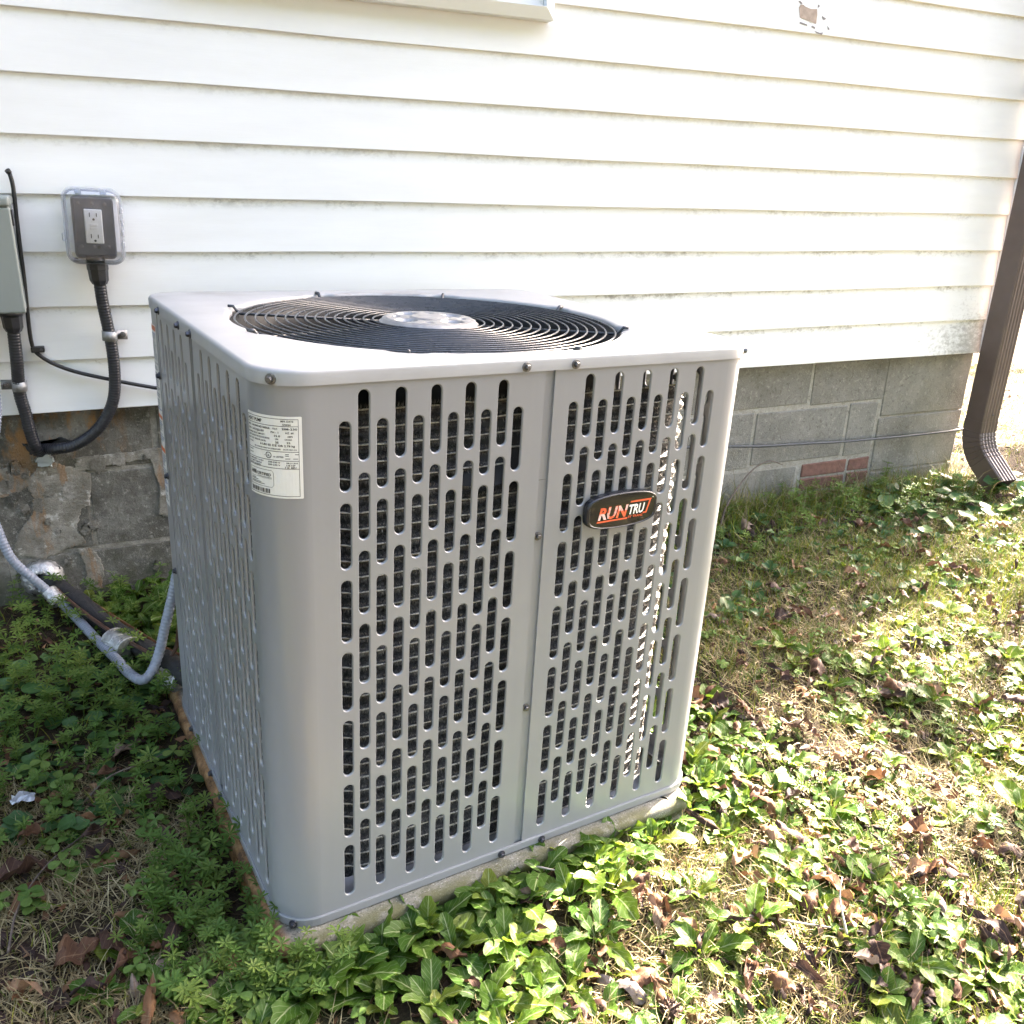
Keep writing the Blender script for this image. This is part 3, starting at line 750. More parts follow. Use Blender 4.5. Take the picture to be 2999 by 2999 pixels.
# screws
def screw_mesh(m):
    b = MB(); b.ring([(0.0, .0052), (.0026, .0052), (.0030, .0046), (.0030, .004), (.0036, .0040)], 6)
    b.ring([(.0036, .0040), (.0036, .0013)], 6); b.ring([(.0036, .0014), (.0052, .0012), (.0054, 0)], 18)
    for i in range(len(b.S)): b.S[i] = False
    return b.mesh("screw", m)
SM, SMD = screw_mesh(M_screw), screw_mesh(M_screw_d)
def screw(t, z, off=.0025, me=None, parent=None, s=1.0):
    p, n = per(t, off); o = add("screw", me or SM, pump if parent is None else parent)
    q = Vector((n[0], n[1], 0)).to_track_quat('Z', 'Y'); o.location = (p[0], p[1], z); o.rotation_euler = q.to_euler(); o.scale = (s * 1.2,) * 3
for t, z in ((tF(.340), .7809), (tF(.4162), .7808), (T1 + ARC * .52, .7812), (T3 + ARC * .6, .7812)): screw(t, z)
for y in (.5567, .4069, .330): screw(tL(y), .780, me=SMD)
for z in (.5404, .2631): screw(tF(.3785), z, -.0036)
for x in (.3473, .4225): screw(tF(x), .0072, .0034, SMD)
screw(T1 + ARC * .55, .0072, .0034, SMD)
for y, z in ((.55, .0075), (.40, .0075), (.33, .0075)): screw(tL(y), z, .0034, SMD)
for z in (.6663, .4905, .31): screw(tL(.602), z, .001, SMD)

# text ------------------------------------------------------------
def text_flat(body, bold=0.0, shear=0.0):
    c = bpy.data.curves.new("t", 'FONT'); c.body = body; c.size = 1; c.offset = bold; c.shear = shear; c.resolution_u = 2; c.fill_mode = 'FRONT'
    o = bpy.data.objects.new("t", c); COL.objects.link(o); bpy.context.view_layer.update()
    me = bpy.data.meshes.new_from_object(o.evaluated_get(bpy.context.evaluated_depsgraph_get()))
    V = np.array([v.co[:2] for v in me.vertices]) if len(me.vertices) else np.zeros((0, 2)); F = [tuple(p.vertices) for p in me.polygons]
    bpy.data.objects.remove(o); bpy.data.curves.remove(c); bpy.data.meshes.remove(me); return V, F
class Flat:
    def __init__(s): s.V = []; s.F = []
    def text(s, body, x, z, h, w=None, bold=0.022, shear=0.0):
        V, F = text_flat(body, bold, shear)
        if not len(V): return
        k = h / .70; V = V * k; V[:, 0] -= V[:, 0].min()
        if w: V[:, 0] *= w / max(1e-6, V[:, 0].max())
        b = len(s.V); s.V += [(x + v[0], z + v[1]) for v in V]; s.F += [tuple(b + i for i in f) for f in F]
    def rect(s, x0, x1, z0, z1, n=1):
        b = len(s.V)
        for i in range(n + 1): x = x0 + (x1 - x0) * i / n; s.V += [(x, z0), (x, z1)]
        for i in range(n): s.F.append((b + 2 * i, b + 2 * i + 2, b + 2 * i + 3, b + 2 * i + 1))
    def poly(s, P):
        b = len(s.V); s.V += list(P); s.F.append(tuple(range(b, b + len(P))))
    def ringp(s, cx, cz, r0, r1, n=24):
        b = len(s.V)
        for i in range(n):
            a = 2 * math.pi * i / n; s.V += [(cx + r0 * math.cos(a), cz + r0 * math.sin(a)), (cx + r1 * math.cos(a), cz + r1 * math.sin(a))]
        for i in range(n): j = (i + 1) % n; s.F.append((b + 2 * i, b + 2 * i + 1, b + 2 * j + 1, b + 2 * j))
    def obj(s, name, fn, m, parent):
        return add(name, mesh_np(name, [fn(*v) for v in s.V], s.F, m), parent)
# rating plate: wraps the near corner. local coords x 0..74.3mm, z 0..98mm (units mm)
LT0, LZ0 = T1 + .0030, .641
def plate(off): return lambda x, z: (*per(LT0 + x * .001, off)[0], LZ0 + z * .001)
f = Flat(); f.rect(.6, 73.7, 0, 98, 20); f.rect(0, .6, .6, 97.4); f.rect(73.7, 74.3, .6, 97.4)
rating = f.obj("rating_plate", plate(.0006), M_label, pump)
f = Flat()
for z in (94.5, 86.2, 56.2, 45.5, 36.0, 2.6): f.rect(2, 70.5, z, z + .55, 18)
for x in (2, 70): f.rect(x, x + .5, 2.6, 95)
f.text("HEAT PUMP", 3.2, 88.6, 4.0, 24, .02)
f.text("MFR DATE", 51, 91.3, 2.0, 14); f.text("5/2024", 53, 87.4, 2.0, 9)
f.text("M/N  A4HP4024D1000AA", 3, 82.0, 2.4, 35, .02); f.text("VOLTS", 41, 82.2, 1.9, 6); f.text("208-230", 52, 82.2, 2.4, 17)
f.text("S/N  24322JLHFF", 3, 77.6, 2.4, 27, .02); f.text("PH - 1", 39, 77.8, 2.1, 9); f.text("HZ  60", 56, 77.8, 2.1, 9)
f.text("MINIMUM CIRCUIT AMPACITY", 3, 73.8, 1.9, 28); f.text("15.0", 43, 73.6, 2.3, 7); f.text("AMPS", 58, 73.8, 1.7, 6)
f.text("OVERCURRENT PROTECTIVE DEVICE", 3, 70.2, 1.9, 34); f.text("USA", 44, 70.2, 1.8, 4); f.text("CANADA", 55, 70.2, 1.8, 8)
f.text("MAX FUSE / BREAKER (HACR)", 3, 66.6, 1.9, 29); f.text("25", 44, 66.2, 2.2, 4); f.text("25", 57, 66.2, 2.2, 4)
f.text("R-410A", 3, 62.8, 1.9, 9); f.text("6 LBS 02 OZ OR 2.78 kg", 24, 62.4, 2.3, 42)
f.text("SEE CHARGE CHART IN LITERATURE", 14, 58.6, 1.5, 36); f.text("SCCR 5kA rms", 53, 58.6, 1.5, 15)
f.text("Assembled", 3, 53.4, 1.6, 8); f.text("Tested in", 3, 49.6, 1.6, 8)
f.text("c", 29.5, 50.2, 1.6); f.ringp(35, 51.2, 3.0, 3.8); f.text("UL", 33.1, 49.6, 2.9, 3.9, .02); f.text("us LISTED", 41, 49.4, 1.8, 12)
for z, w in ((53.2, 15), (51.4, 4), (48.0, 14)): f.rect(55, 55 + w, z, z + .7)
f.text("COMPR MOT 11.0 RLA", 3, 42.4, 1.8, 25); f.text("208-230 V", 34, 42.4, 1.8, 15); f.text("58.3 LRA", 56, 42.4, 1.6, 13)
f.text("O.D. MOT 0.64 FLA", 3, 39.4, 1.8, 22); f.text("200-230 V", 34, 39.4, 1.8, 15); f.text("1/8 HP", 56, 39.6, 1.6, 10)
f.text("T D  EZU", 54, 36.9, 1.9, 13); f.text("DESIGN 450-250 PSI", 3, 36.9, 1.5, 20)
# certification box
for z in (32.5, 12): f.rect(4, 38, z, z + .4, 9)
f.rect(4, 4.4, 12, 32.9); f.rect(40.2, 40.6, 15, 30); f.poly([(38, 32.9), (38, 32.5), (40.2, 30), (40.6, 30)]); f.poly([(38, 12), (40.6, 15), (40.2, 15), (38, 12.4)])
f.text("AHRI", 5.5, 25.4, 4.6, 9.5, .04); f.text("CERTIFIED", 16, 25.4, 3.4, 21)
f.rect(17, 38, 23.4, 23.9, 5); f.rect(6, 38, 22.2, 22.5, 8)
for z, w in ((20, 8), (18.4, 12), (16.2, 17), (14.6, 22)): f.rect(6, 6 + w, z, z + .6, 4)
xx = 5.0
while xx < 36: 
    w = rng.choice((.4, .4, .8, 1.1)); f.rect(xx, xx + w, 4.5, 10); xx += w + rng.choice((.4, .6, .9))
f.obj("rating_print", plate(.0010), M_ink, rating)
# warning label on the far left corner (rows of print too small to read)
WT0 = PER + .0285 - .072
def wl(off): return lambda x, z: (*per(WT0 + x * .001, off)[0], z * .001)
f = Flat(); f.rect(0, 72, 430, 748, 16); warn = f.obj("warning_label", wl(.0006), M_label, pump)
fg, fo, fb = Flat(), Flat(), Flat()
for z0, z1 in ((738, 746), (588, 594), (528, 536)): fo.rect(2, 70, z0, z1, 12)
z = 734
while z > 436:
    if not (586 < z < 600 or 526 < z < 542): (fb if rng.random() < .12 else fg).rect(4, 4 + rng.uniform(52, 66), z - 2.0, z, 10)
    z -= rng.choice((3.8, 3.8, 4.2, 7))
fg.obj("warning_print", wl(.0010), M_inkg, warn); fo.obj("warning_band", wl(.0010), M_inko, warn); fb.obj("warning_print", wl(.0010), M_inkb, warn)
# badge
def badge():
    cx, cz, w, h = .5120, .5660, .1245, .0445; n = 96; b = MB(); out = []
    for i in range(n):
        a = 2 * math.pi * i / n; c, s = math.cos(a), math.sin(a); e = 5.2
        k = (abs(c) ** e + abs(s) ** e) ** (-1 / e); x, y = k * c, k * s
        y *= 1 + .22 * (1 - x * x); x *= 1 + .02 * (1 - y * y); out.append((x * w / 2, y * h / 2))
    def ring(s, y, dx=0): return [(cx + p[0] * s, y, cz + p[1] * (s - .02 if s < 1 else s)) for p in out]
    b.grid([ring(1, -.003), ring(1.0, -.011), ring(.985, -.0132), ring(.955, -.0142), ring(.93, -.0138), ring(.915, -.0130)], closev=True)
    o = b.obj("badge", M_badge_rim, pump)
    b2 = MB(); b2.grid([ring(.915, -.0131), ring(.5, -.0133), ring(.02, -.0133)], closev=True); b2.f(*[2 * n + i for i in range(n)]); b2.obj("badge_face", M_badge, o)
    fn = lambda off: (lambda x, z: (cx + x, -.0135 - off, cz + z))
    r_, w_ = Flat(), Flat()
    r_.text("RUN", -.0440, -.0098, .0175, .0535, .035, .22)
    r_.poly([(.0128, .0098), (.0505, .0098), (.0520, .0124), (.0132, .0124)]); r_.poly([(.0478, .0098), (.0505, .0098), (.0445, -.0098), (.0415, -.0098)]); r_.poly([(.0375, -.0098), (.0415, -.0098), (.0420, -.0076), (.0380, -.0076)])
    r_.poly([(-.0455, -.0144), (.0090, -.0144), (.0096, -.0120), (-.0448, -.0120)])
    r_.text("BY TRANE", .0108, -.0136, .0036, .0265, .01)
    w_.text("TRU", .0110, -.0076, .0140, .0290, .03, .22); w_.text("TM", .0520, .0130, .0016, .003)
    r_.obj("badge_lettering", fn(0), M_red, o); w_.obj("badge_lettering", fn(.0001), M_wht, o)
    s_ = Flat()   # white speed lines fading across the letters: the same letters clipped to thin bands
    g_ = Flat(); g_.text("RUN", -.0440, -.0098, .0175, .0535, .035, .22)
    def clip(P, ax, lim, keep):
        Q = []
        for a, b_ in zip(P, P[1:] + P[:1]):
            ia, ib = (a[ax] - lim) * keep >= 0, (b_[ax] - lim) * keep >= 0
            if ia: Q.append(a)
            if ia != ib: t = (lim - a[ax]) / (b_[ax] - a[ax]); Q.append((a[0] + (b_[0] - a[0]) * t, a[1] + (b_[1] - a[1]) * t))
        return Q
    def bands(x0, x1, zs):
        for z0, z1 in zs:
            for F in g_.F:
                P = [tuple(g_.V[k]) for k in F]
                for ax, lim, kp in ((0, x0, 1), (0, x1, -1), (1, z0, 1), (1, z1, -1)):
                    if len(P) > 2: P = clip(P, ax, lim, kp)
                if len(P) > 2: s_.poly(P)
    bands(-.05, -.0255, [(-.0098 + .0019 * k, -.0098 + .0019 * k + .0013 - .00012 * k) for k in range(5)])
    bands(-.0255, -.0095, [(-.0060 + .0020 * k, -.0060 + .0020 * k + .0004 + .00008 * k) for k in range(7)])
    bands(-.0080, .012, [(.0000 + .0016 * k, .0000 + .0016 * k + .0006 + .0001 * k) for k in range(5)])
    s_.obj("badge_lettering", fn(.0002), M_wht, o)
badge()
# concrete pad
def build_pad():
    x0, x1, y0, y1 = -.013, .728, -.027, D + .05; T = .075
    prof = [(-.05, -.001), (-.012, -.0012), (-.004, -.004), (-.0005, -.010), (0, -.022), (-.004, -.028), (-.007, -.032), (-.003, -.036), (.001, -.044), (.002, -.06), (.002, -.14)]
    b = MB(); n = 60
    def outline(off, rad=.025):
        P = []
        for cx, cy, a0 in ((x1 - rad, y0 + rad, -90), (x1 - rad, y1 - rad, 0), (x0 + rad, y1 - rad, 90), (x0 + rad, y0 + rad, 180)):
            for k in range(7): a = R(a0 + 15 * k); P.append((cx + (rad + off) * math.cos(a), cy + (rad + off) * math.sin(a)))
        Q = []
        for i in range(len(P)):
            p, q = P[i], P[(i + 1) % len(P)]; m = max(1, int(math.hypot(q[0] - p[0], q[1] - p[1]) / .02))
            for j in range(m): Q.append((p[0] + (q[0] - p[0]) * j / m, p[1] + (q[1] - p[1]) * j / m))
        return Q
    base = outline(0)
    def row(off, z):
        out = []
        for i, p in enumerate(base):
            c = (.39, .35); d = Vector((p[0] - c[0], p[1] - c[1])); 
            w = .0016 * math.sin(i * .9) + .0012 * math.sin(i * 2.3 + z * 100)
            qx = p[0] + (off + w) * (1 if p[0] > .7 else -1 if p[0] < .02 else 0); qy = p[1] + (off + w) * (1 if p[1] > .7 else -1 if p[1] < .0 else 0)
            out.append((qx, qy, z))
        return out
    rows = [row(o, z) for o, z in prof]; b.grid(rows, closev=True); b.f(*range(len(base)))
    o = b.obj("concrete_pad", M_pad); o.matrix_world = pm
    tag(o, "speckled concrete pad under the heat pump, rusty along its left edge", "concrete pad")
build_pad()

# ------------------------------------------------------------------ electrical things on the wall
dis = empty("disconnect_box", (-.28, 0, .73)); tag(dis, "grey metal electrical disconnect box on the siding at the left edge", "electrical box")
o_ = Vector((-.28, 0, .73))
bbox_obj("box_body", -.125, .132, -.092, -.003, 0, .215, M_box, dis, .003)
bbox_obj("box_cover", -.128, .1355, -.103, -.0925, .001, .202, M_box, dis, .004, 3)
bbox_obj("box_lid", -.128, .1365, -.106, -.002, .2035, .2225, M_box, dis, .006, 3)
bbox_obj("cover_panel", -.105, .092, -.1055, -.1032, .075, .178, M_box2, dis, .001)
bbox_obj("hasp", .1358, .1385, -.100, -.070, .168, .198, M_cond_b, dis, .001)
tube("conduit_sleeve", [(.102, -.04, -.001), (.102, -.04, -.012)], .022, M_cond_b, dis, smooth_path=False)
def corr(pitch, amp): return lambda s, f_: 1 + amp * math.sin(2 * math.pi * s / pitch)
def conduit(name, pts, rad, m, label, cat, pitch=.0062, amp=.035, group=None, connector=None):
    rt = empty(name, pts[0]); tag(rt, label, cat, group); L0 = Vector(pts[0])
    tube("tubing", [Vector(p) - L0 for p in pts], rad, m, rt, step=pitch / 5, seg=14, rf=corr(pitch, amp))
    if connector:
        b = MB(); b.ring([(0, connector), (rad * 1.7, connector), (rad * 1.7, connector - .012), (rad * 1.62, connector - .013), (rad * 1.5, -.006), (rad * 1.25, -.012), (rad * 1.2, -.014), (rad * .9, -.014)], 8)
        for i in range(len(b.S)): b.S[i] = False
        b.obj("connector", M_cond_b, rt)
    return rt
conduit("black_conduit", [(-.004, -.030, .792), (-.003, -.028, .74), (.001, -.026, .688), (.004, -.025, .634), (.002, -.022, .575), (-.007, -.018, .525), (-.027, -.014, .484), (-.058, -.010, .449), (-.099, -.006, .424), (-.135, .004, .417), (-.165, .03, .412)], .0124, M_cond_b,
        "black ribbed conduit curving from the clear outlet cover to the wall hole", "conduit", connector=.028)
conduit("black_conduit", [(-.1775, -.040, .700), (-.1795, -.038, .66), (-.1825, -.032, .615), (-.1865, -.020, .575), (-.188, -.014, .545), (-.184, -.008, .505), (-.181, -.004, .461), (-.176, .004, .425), (-.168, .03, .400)], .0124, M_cond_b,
        "black ribbed conduit dropping from the grey disconnect box into the wall hole", "conduit", connector=.030)
def strap(name, c, side, label, ang=0):
    rt = empty(name, c); tag(rt, label, "strap"); rt.rotation_euler = (0, R(ang), 0)
    b = MB(); n = 14; w = .0105
    prof = [(-.0145, .012), (-.0142, 0)] + [(.0142 * math.cos(a), -.0142 * math.sin(a) - .0) for a in [math.pi - math.pi * k / n for k in range(n + 1)]] + [(.0145, .0175), (.036, .0180)]
    prof = [(x * side, y) for x, y in prof]
    b.grid([[(x, y, z) for z in (-w, w)] for x, y in prof], sm=True); me = b.mesh("strap_band", M_galv)
    o = add("strap_band", me, rt); md = o.modifiers.new("s", 'SOLIDIFY'); md.thickness = .0012
    s_ = add("screw", SM, rt, loc=(.0265 * side, .0168, 0), rot=(R(90), 0, 0), scale=1.15)
strap("conduit_strap", (.0025, -.0245, .668), 1, "galvanised one hole strap on the black conduit below the clear outlet cover", 3)
strap("conduit_strap", (-.1862, -.0185, .567), -1, "galvanised strap on the black conduit below the grey disconnect box", 2)
# outlet with bubble cover
out = empty("outlet_box", (-.001, 0, .895)); out.rotation_euler = (0, R(2.0), 0); tag(out, "weatherproof outlet on the siding under a clear plastic bubble cover", "outlet")
bbox_obj("backbox", -.040, .040, -.034, -.002, -.066, .060, M_gplast, out, .010, 3)
bbox_obj("face_plate", -.036, .039, -.0385, -.0345, -.058, .056, M_gplast, out, .004, 2)
rc = bbox_obj("receptacle", -.0170, .0170, -.047, -.039, -.0335, .034, M_wplast, out, .002, 2)
for zc in (.021, -.021):
    for dx, hh in ((-.0065, .0042), (.0065, .0036)): bbox_obj("slot", dx - .0009, dx + .0009, -.0475, -.0465, zc + .002 - hh, zc + .002 + hh, M_ink, rc, 0)
    b = MB(); b.ring([(0, 0), (.0024, 0)], 14); me = b.mesh("ground_hole", M_ink); add("ground_hole", me, rc, loc=(.0005, -.0473, zc - .0068), rot=(R(90), 0, 0))
bbox_obj("test_button", -.007, .007, -.0478, -.0462, .0012, .0058, M_wplast, rc, .0005); bbox_obj("reset_button", -.007, .007, -.0478, -.0462, -.0062, -.0014, M_wplast, rc, .0005)
for dx, dz in ((-.026, .045), (.0, .045), (.024, .045), (-.026, -.040), (.026, -.040), (-.002, -.0405)): add("screw", SM, out, loc=(dx, -.0385, dz), rot=(R(90), 0, 0), scale=.62)
bbox_obj("latch_pin", .004, .0105, -.041, -.038, -.0445, -.038, M_ink, out, .002, 2)
tube("hub", [(-.003, -.030, -.060), (-.003, -.030, -.078)], .0185, M_cond_b, out, smooth_path=False, seg=20)
def shell(name, w, h, y0, y1, r_, m, th=.0022):
    b = MB(); 
    def ol(ins):
        P = []
        for cx, cz, a0 in ((w - r_, h - r_, 0), (-w + r_, h - r_, 90), (-w + r_, -h + r_, 180), (w - r_, -h + r_, 270)):
            for k in range(7): a = R(a0 + 15 * k); P.append((cx + (r_ - ins) * math.cos(a), cz + (r_ - ins) * math.sin(a)))
        return P
    prof = [(0, y0), (0, y1 + .012), (.002, y1 + .005), (.007, y1 + .001), (.014, y1)]
    rows = [[(p[0], y, p[1]) for p in ol(i)] for i, y in prof]; b.grid(rows, closev=True); n = len(rows[0]); b.f(*[4 * n + k for k in range(n)])
    inner = [[(p[0], y, p[1]) for p in ol(i)] for i, y in ((th, y0), (th, y1 + .013), (th + .003, y1 + .006), (.012, y1 + th), (.017, y1 + th))]
    o_ = len(b.V); b.grid(inner, closev=True); b.f(*[o_ + 4 * n + k for k in range(n)][::-1])
    for k in range(n): b.f(k, (k + 1) % n, o_ + (k + 1) % n, o_ + k)
    return b.obj(name, m, out)
shell("clear_cover", .0535, .0735, -.036, -.082, .022, M_clear)
b = MB()   # flange of the cover base
for k in range(2): pass
def flange(w, h, r_, y0, y1, m, ins=.009):
    b = MB(); P = lambda i: [(cx + (r_ - i) * math.cos(R(a0 + 15 * k)), cz + (r_ - i) * math.sin(R(a0 + 15 * k))) for cx, cz, a0 in ((w - r_, h - r_, 0), (-w + r_, h - r_, 90), (-w + r_, -h + r_, 180), (w - r_, -h + r_, 270)) for k in range(7)]
    rows = [[(p[0], y, p[1]) for p in P(i)] for i, y in ((ins, y0), (0, y0), (0, y1), (ins, y1))]; b.grid(rows, sm=False, closev=True, closeu=True); return b.obj("cover_flange", m, out)
flange(.0565, .0765, .024, -.036, -.0325, M_clear_rim)
flange(.0525, .0725, .021, -.0715, -.0695, M_clear_rim, .0022)
for zc in (.034, .010, -.012, -.034): bbox_obj("hinge", .050, .0575, -.046, -.034, zc - .006, zc + .006, M_clear_rim, out, .002, 2)
for zc in (-.022,): bbox_obj("cover_latch", -.061, -.052, -.050, -.034, zc - .008, zc + .008, M_clear, out, .002, 2)
for dx in (-.024, .022): bbox_obj("hinge_clip", dx - .006, dx + .006, -.075, -.062, .062, .0725, M_wplast, out, .003, 2)
bbox_obj("drain_clip", -.046, -.036, -.022, -.006, -.074, -.066, M_cond_b, out, .002)
# black cable down the wall
cab = empty("black_cable", (-.141, -.015, .995)); tag(cab, "thin black cable beside the disconnect box bending down toward the unit", "cable")
c0 = Vector((-.141, -.015, .995))
tube("cable_run", [Vector(p) - c0 for p in [(-.142, -.013, .994), (-.1395, -.013, .975), (-.140, -.013, .949), (-.1435, -.013, .865), (-.1455, -.013, .792), (-.149, -.013, .724), (-.151, -.012, .678), (-.150, -.011, .650), (-.143, -.010, .633), (-.119, -.010, .612), (-.077, -.010, .591), (-.011, -.010, .570), (.081, -.010, .545), (.25, -.006, .505), (.5, .010, .42), (.9, .016, .33), (1.3, .016, .275), (1.55, .018, .26)]], .0042, M_cable, cab, step=.015, seg=10)
tube("cable_end", [(-.001, .002, -.001), (-.004, -.001, .004)], .0055, M_cable, cab, smooth_path=False, seg=10)
clip = empty("cable_clip", (-.140, -.012, .642)); tag(clip, "small black nailed clip holding the thin black cable at its bend", "cable clip")
bbox_obj("clip_body", -.014, .012, -.006, .012, -.006, .006, M_cable, clip, .002, 2); add("nail", SMD, clip, loc=(.006, -.006, 0), rot=(R(90), 0, 0), scale=.6)
gc = empty("grey_cable", (1.6, .016, .26)); tag(gc, "thin grey cable strung along the block foundation right of the unit", "cable")
g0 = Vector((1.6, .016, .26))
tube("cable_run", [Vector(p) - g0 for p in [(1.45, .018, .268), (1.6, .016, .258), (1.726, .014, .250), (1.866, .012, .2385), (2.048, .012, .231), (2.2, .012, .2235), (2.358, .010, .221), (2.523, .012, .218), (2.693, .014, .2175), (2.764, .016, .2185), (2.776, .03, .219), (2.776, .3, .22)]], .0042, M_cable_g, gc, step=.015, seg=10)

# grey conduit and line set
conduit("grey_conduit", [(-.240, -.045, .74), (-.232, -.048, .60), (-.234, -.05, .52), (-.258, -.055, .42), (-.275, -.066, .33), (-.268, -.073, .267), (-.251, -.080, .200), (-.2195, -.080, .150), (-.187, -.078, .103), (-.150, -.115, .068), (-.103, -.240, .058), (-.070, -.328, .056), (-.040, -.415, .054), (-.019, -.447, .053), (.000, -.440, .062), (.019, -.424, .094), (.036, -.420, .148), (.056, -.420, .213), (.074, -.420, .276), (.090, -.425, .33), (.11, -.47, .36)], .0098, M_cond_g,
        "pale grey ribbed conduit sweeping across the weeds and up behind the unit", "conduit", .0076, .06)
lset = empty("line_set", (-.205, .02, .1)); tag(lset, "black foam insulated refrigerant line running from the wall to the unit", "pipe"); l0 = Vector((-.205, .02, .1))
def wob(s, f_): return 1 + .05 * math.sin(s * 90) + .05 * math.sin(s * 37 + 1)
tube("foam_sleeve", [Vector(p) - l0 for p in [(-.205, .05, .102), (-.192, .0, .098), (-.150, -.06, .082), (-.090, -.17, .062), (-.030, -.285, .056), (.016, -.365, .054), (.055, -.440, .052), (.085, -.49, .05), (.13, -.53, .05)]], .0225, M_foam, lset, step=.006, seg=16, rf=wob)
tube("copper_pipe", [Vector(p) - l0 for p in [(-.20, .03, .112), (-.150, -.04, .098), (-.080, -.150, .076), (-.018, -.262, .070), (.030, -.345, .064), (.075, -.41, .060), (.12, -.50, .055)]], .0032, M_copper, lset, step=.01)
tube("brown_wire", [Vector(p) - l0 for p in [(-.195, .02, .112), (-.172, -.06, .098), (-.118, -.165, .082), (-.062, -.27, .074), (-.015, -.345, .070), (.01, -.385, .068), (.03, -.405, .064), (.052, -.408, .09), (.064, -.41, .15), (.075, -.415, .22), (.09, -.43, .28), (.11, -.48, .31)]], .0042, M_brownw, lset, step=.01)
def foil(pts, rad, name="foil_wrap", flat=1.0):
    r_ = random.Random(int(pts[0][0] * 1000)); tube(name, [Vector(p) - l0 for p in pts], rad, M_foil, lset, step=.003, seg=26, rf=lambda s, f_: 1 + .05 * math.sin(s * 700 + 2 * f_) + r_.uniform(-.03, .03), flat=flat)
foil([(-.191, -.070, .107), (-.172, -.095, .086)], .0165); foil([(-.066, -.262, .060), (-.034, -.318, .058)], .0300, flat=.85); foil([(.025, -.415, .036), (.055, -.455, .036)], .024)
coll = empty("pipe_sleeve", (-.207, .02, .100)); tag(coll, "pale foil taped collar where the black line enters the block wall", "collar")
b = MB(); n = 36; rows = []; r_ = random.Random(5)
for rad, y in ((.043, .016), (.047, .004), (.042, -.010), (.031, -.020), (.024, -.024), (.019, -.018), (.017, .0)):
    rows.append([((rad + r_.uniform(-.0022, .0022)) * math.cos(2 * math.pi * k / n), y + r_.uniform(-.002, .002), (rad + r_.uniform(-.0022, .0022)) * math.sin(2 * math.pi * k / n)) for k in range(n)])
b.grid(rows, closev=True); b.obj("foil_collar", M_foil, coll)

# ------------------------------------------------------------------ downspout
ds = empty("downspout", (2.765, -.058, .1)); tag(ds, "brown ribbed metal downspout with kicked out elbow at the house corner", "downspout")
d0 = Vector((2.765, -.058, .1))
def ds_section(c, ax, s=1.0, ribs=True):
    """closed section around centre c; ax = direction of the 'front' (local -y) in yz-plane; x half width .0385, depth half .0375"""
    hw, hd = .0385 * s, .0375 * s; fr = Vector((0, ax[0], ax[1])); P = []
    prof = []
    nrib = 5
    for k in range(nrib * 4 + 1):
        u = -1 + 2 * k / (nrib * 4); prof.append((hw * u * .94, hd - (.0036 if (k % 4) in (1, 2) and ribs else 0)))
    pr = [(-hw, -hd + .004), (-hw, hd - .004)] + prof + [(hw, hd - .004), (hw, -hd + .004), (hw - .004, -hd), (-hw + .004, -hd)]
    return [Vector((2.7645 + a, c[0] + fr.y * q, c[1] + fr.z * q)) - d0 for a, q in pr]
b = MB(); rows = [ds_section((-.0575, z), (-1, 0)) for z in (3.05, .72, .715, .262)]
b.grid(rows, sm=False, closev=True); b.obj("pipe", M_gutter, ds)
el = [(-.0575, .275, 0), (-.0580, .235, 0), (-.0615, .2150, 8), (-.067, .197, 18), (-.0745, .180, 27), (-.0845, .163, 36), (-.097, .148, 44), (-.111, .135, 48), (-.190, .071, 49)]
b = MB(); rows = []
for i, (y, z, a) in enumerate(el):
    d = (-math.cos(R(a)), math.sin(R(a)))
    if 0 < i < len(el) - 1:
        for dd, s in ((-.0025, 1.035), (0.0, .985), (.0025, 1.035)):
            rows.append(ds_section((y - math.sin(R(a)) * dd * 1.0, z - math.cos(R(a)) * dd), d, s))
    else: rows.append(ds_section((y, z), d, 1.03))
b.grid(rows, sm=False, closev=True); o = b.obj("elbow", M_gutter, ds); md = o.modifiers.new("s", 'SOLIDIFY'); md.thickness = -.001
add("screw", SMD, ds, loc=Vector((2.7645, -.096, .30)) - d0, rot=(R(90), 0, 0), scale=.7)
for z in (2.4, 1.35): bbox_obj("strap", -.041, .041, -.041, .056, z - .012 - .1, z + .012 - .1, M_gutter, ds, .001)

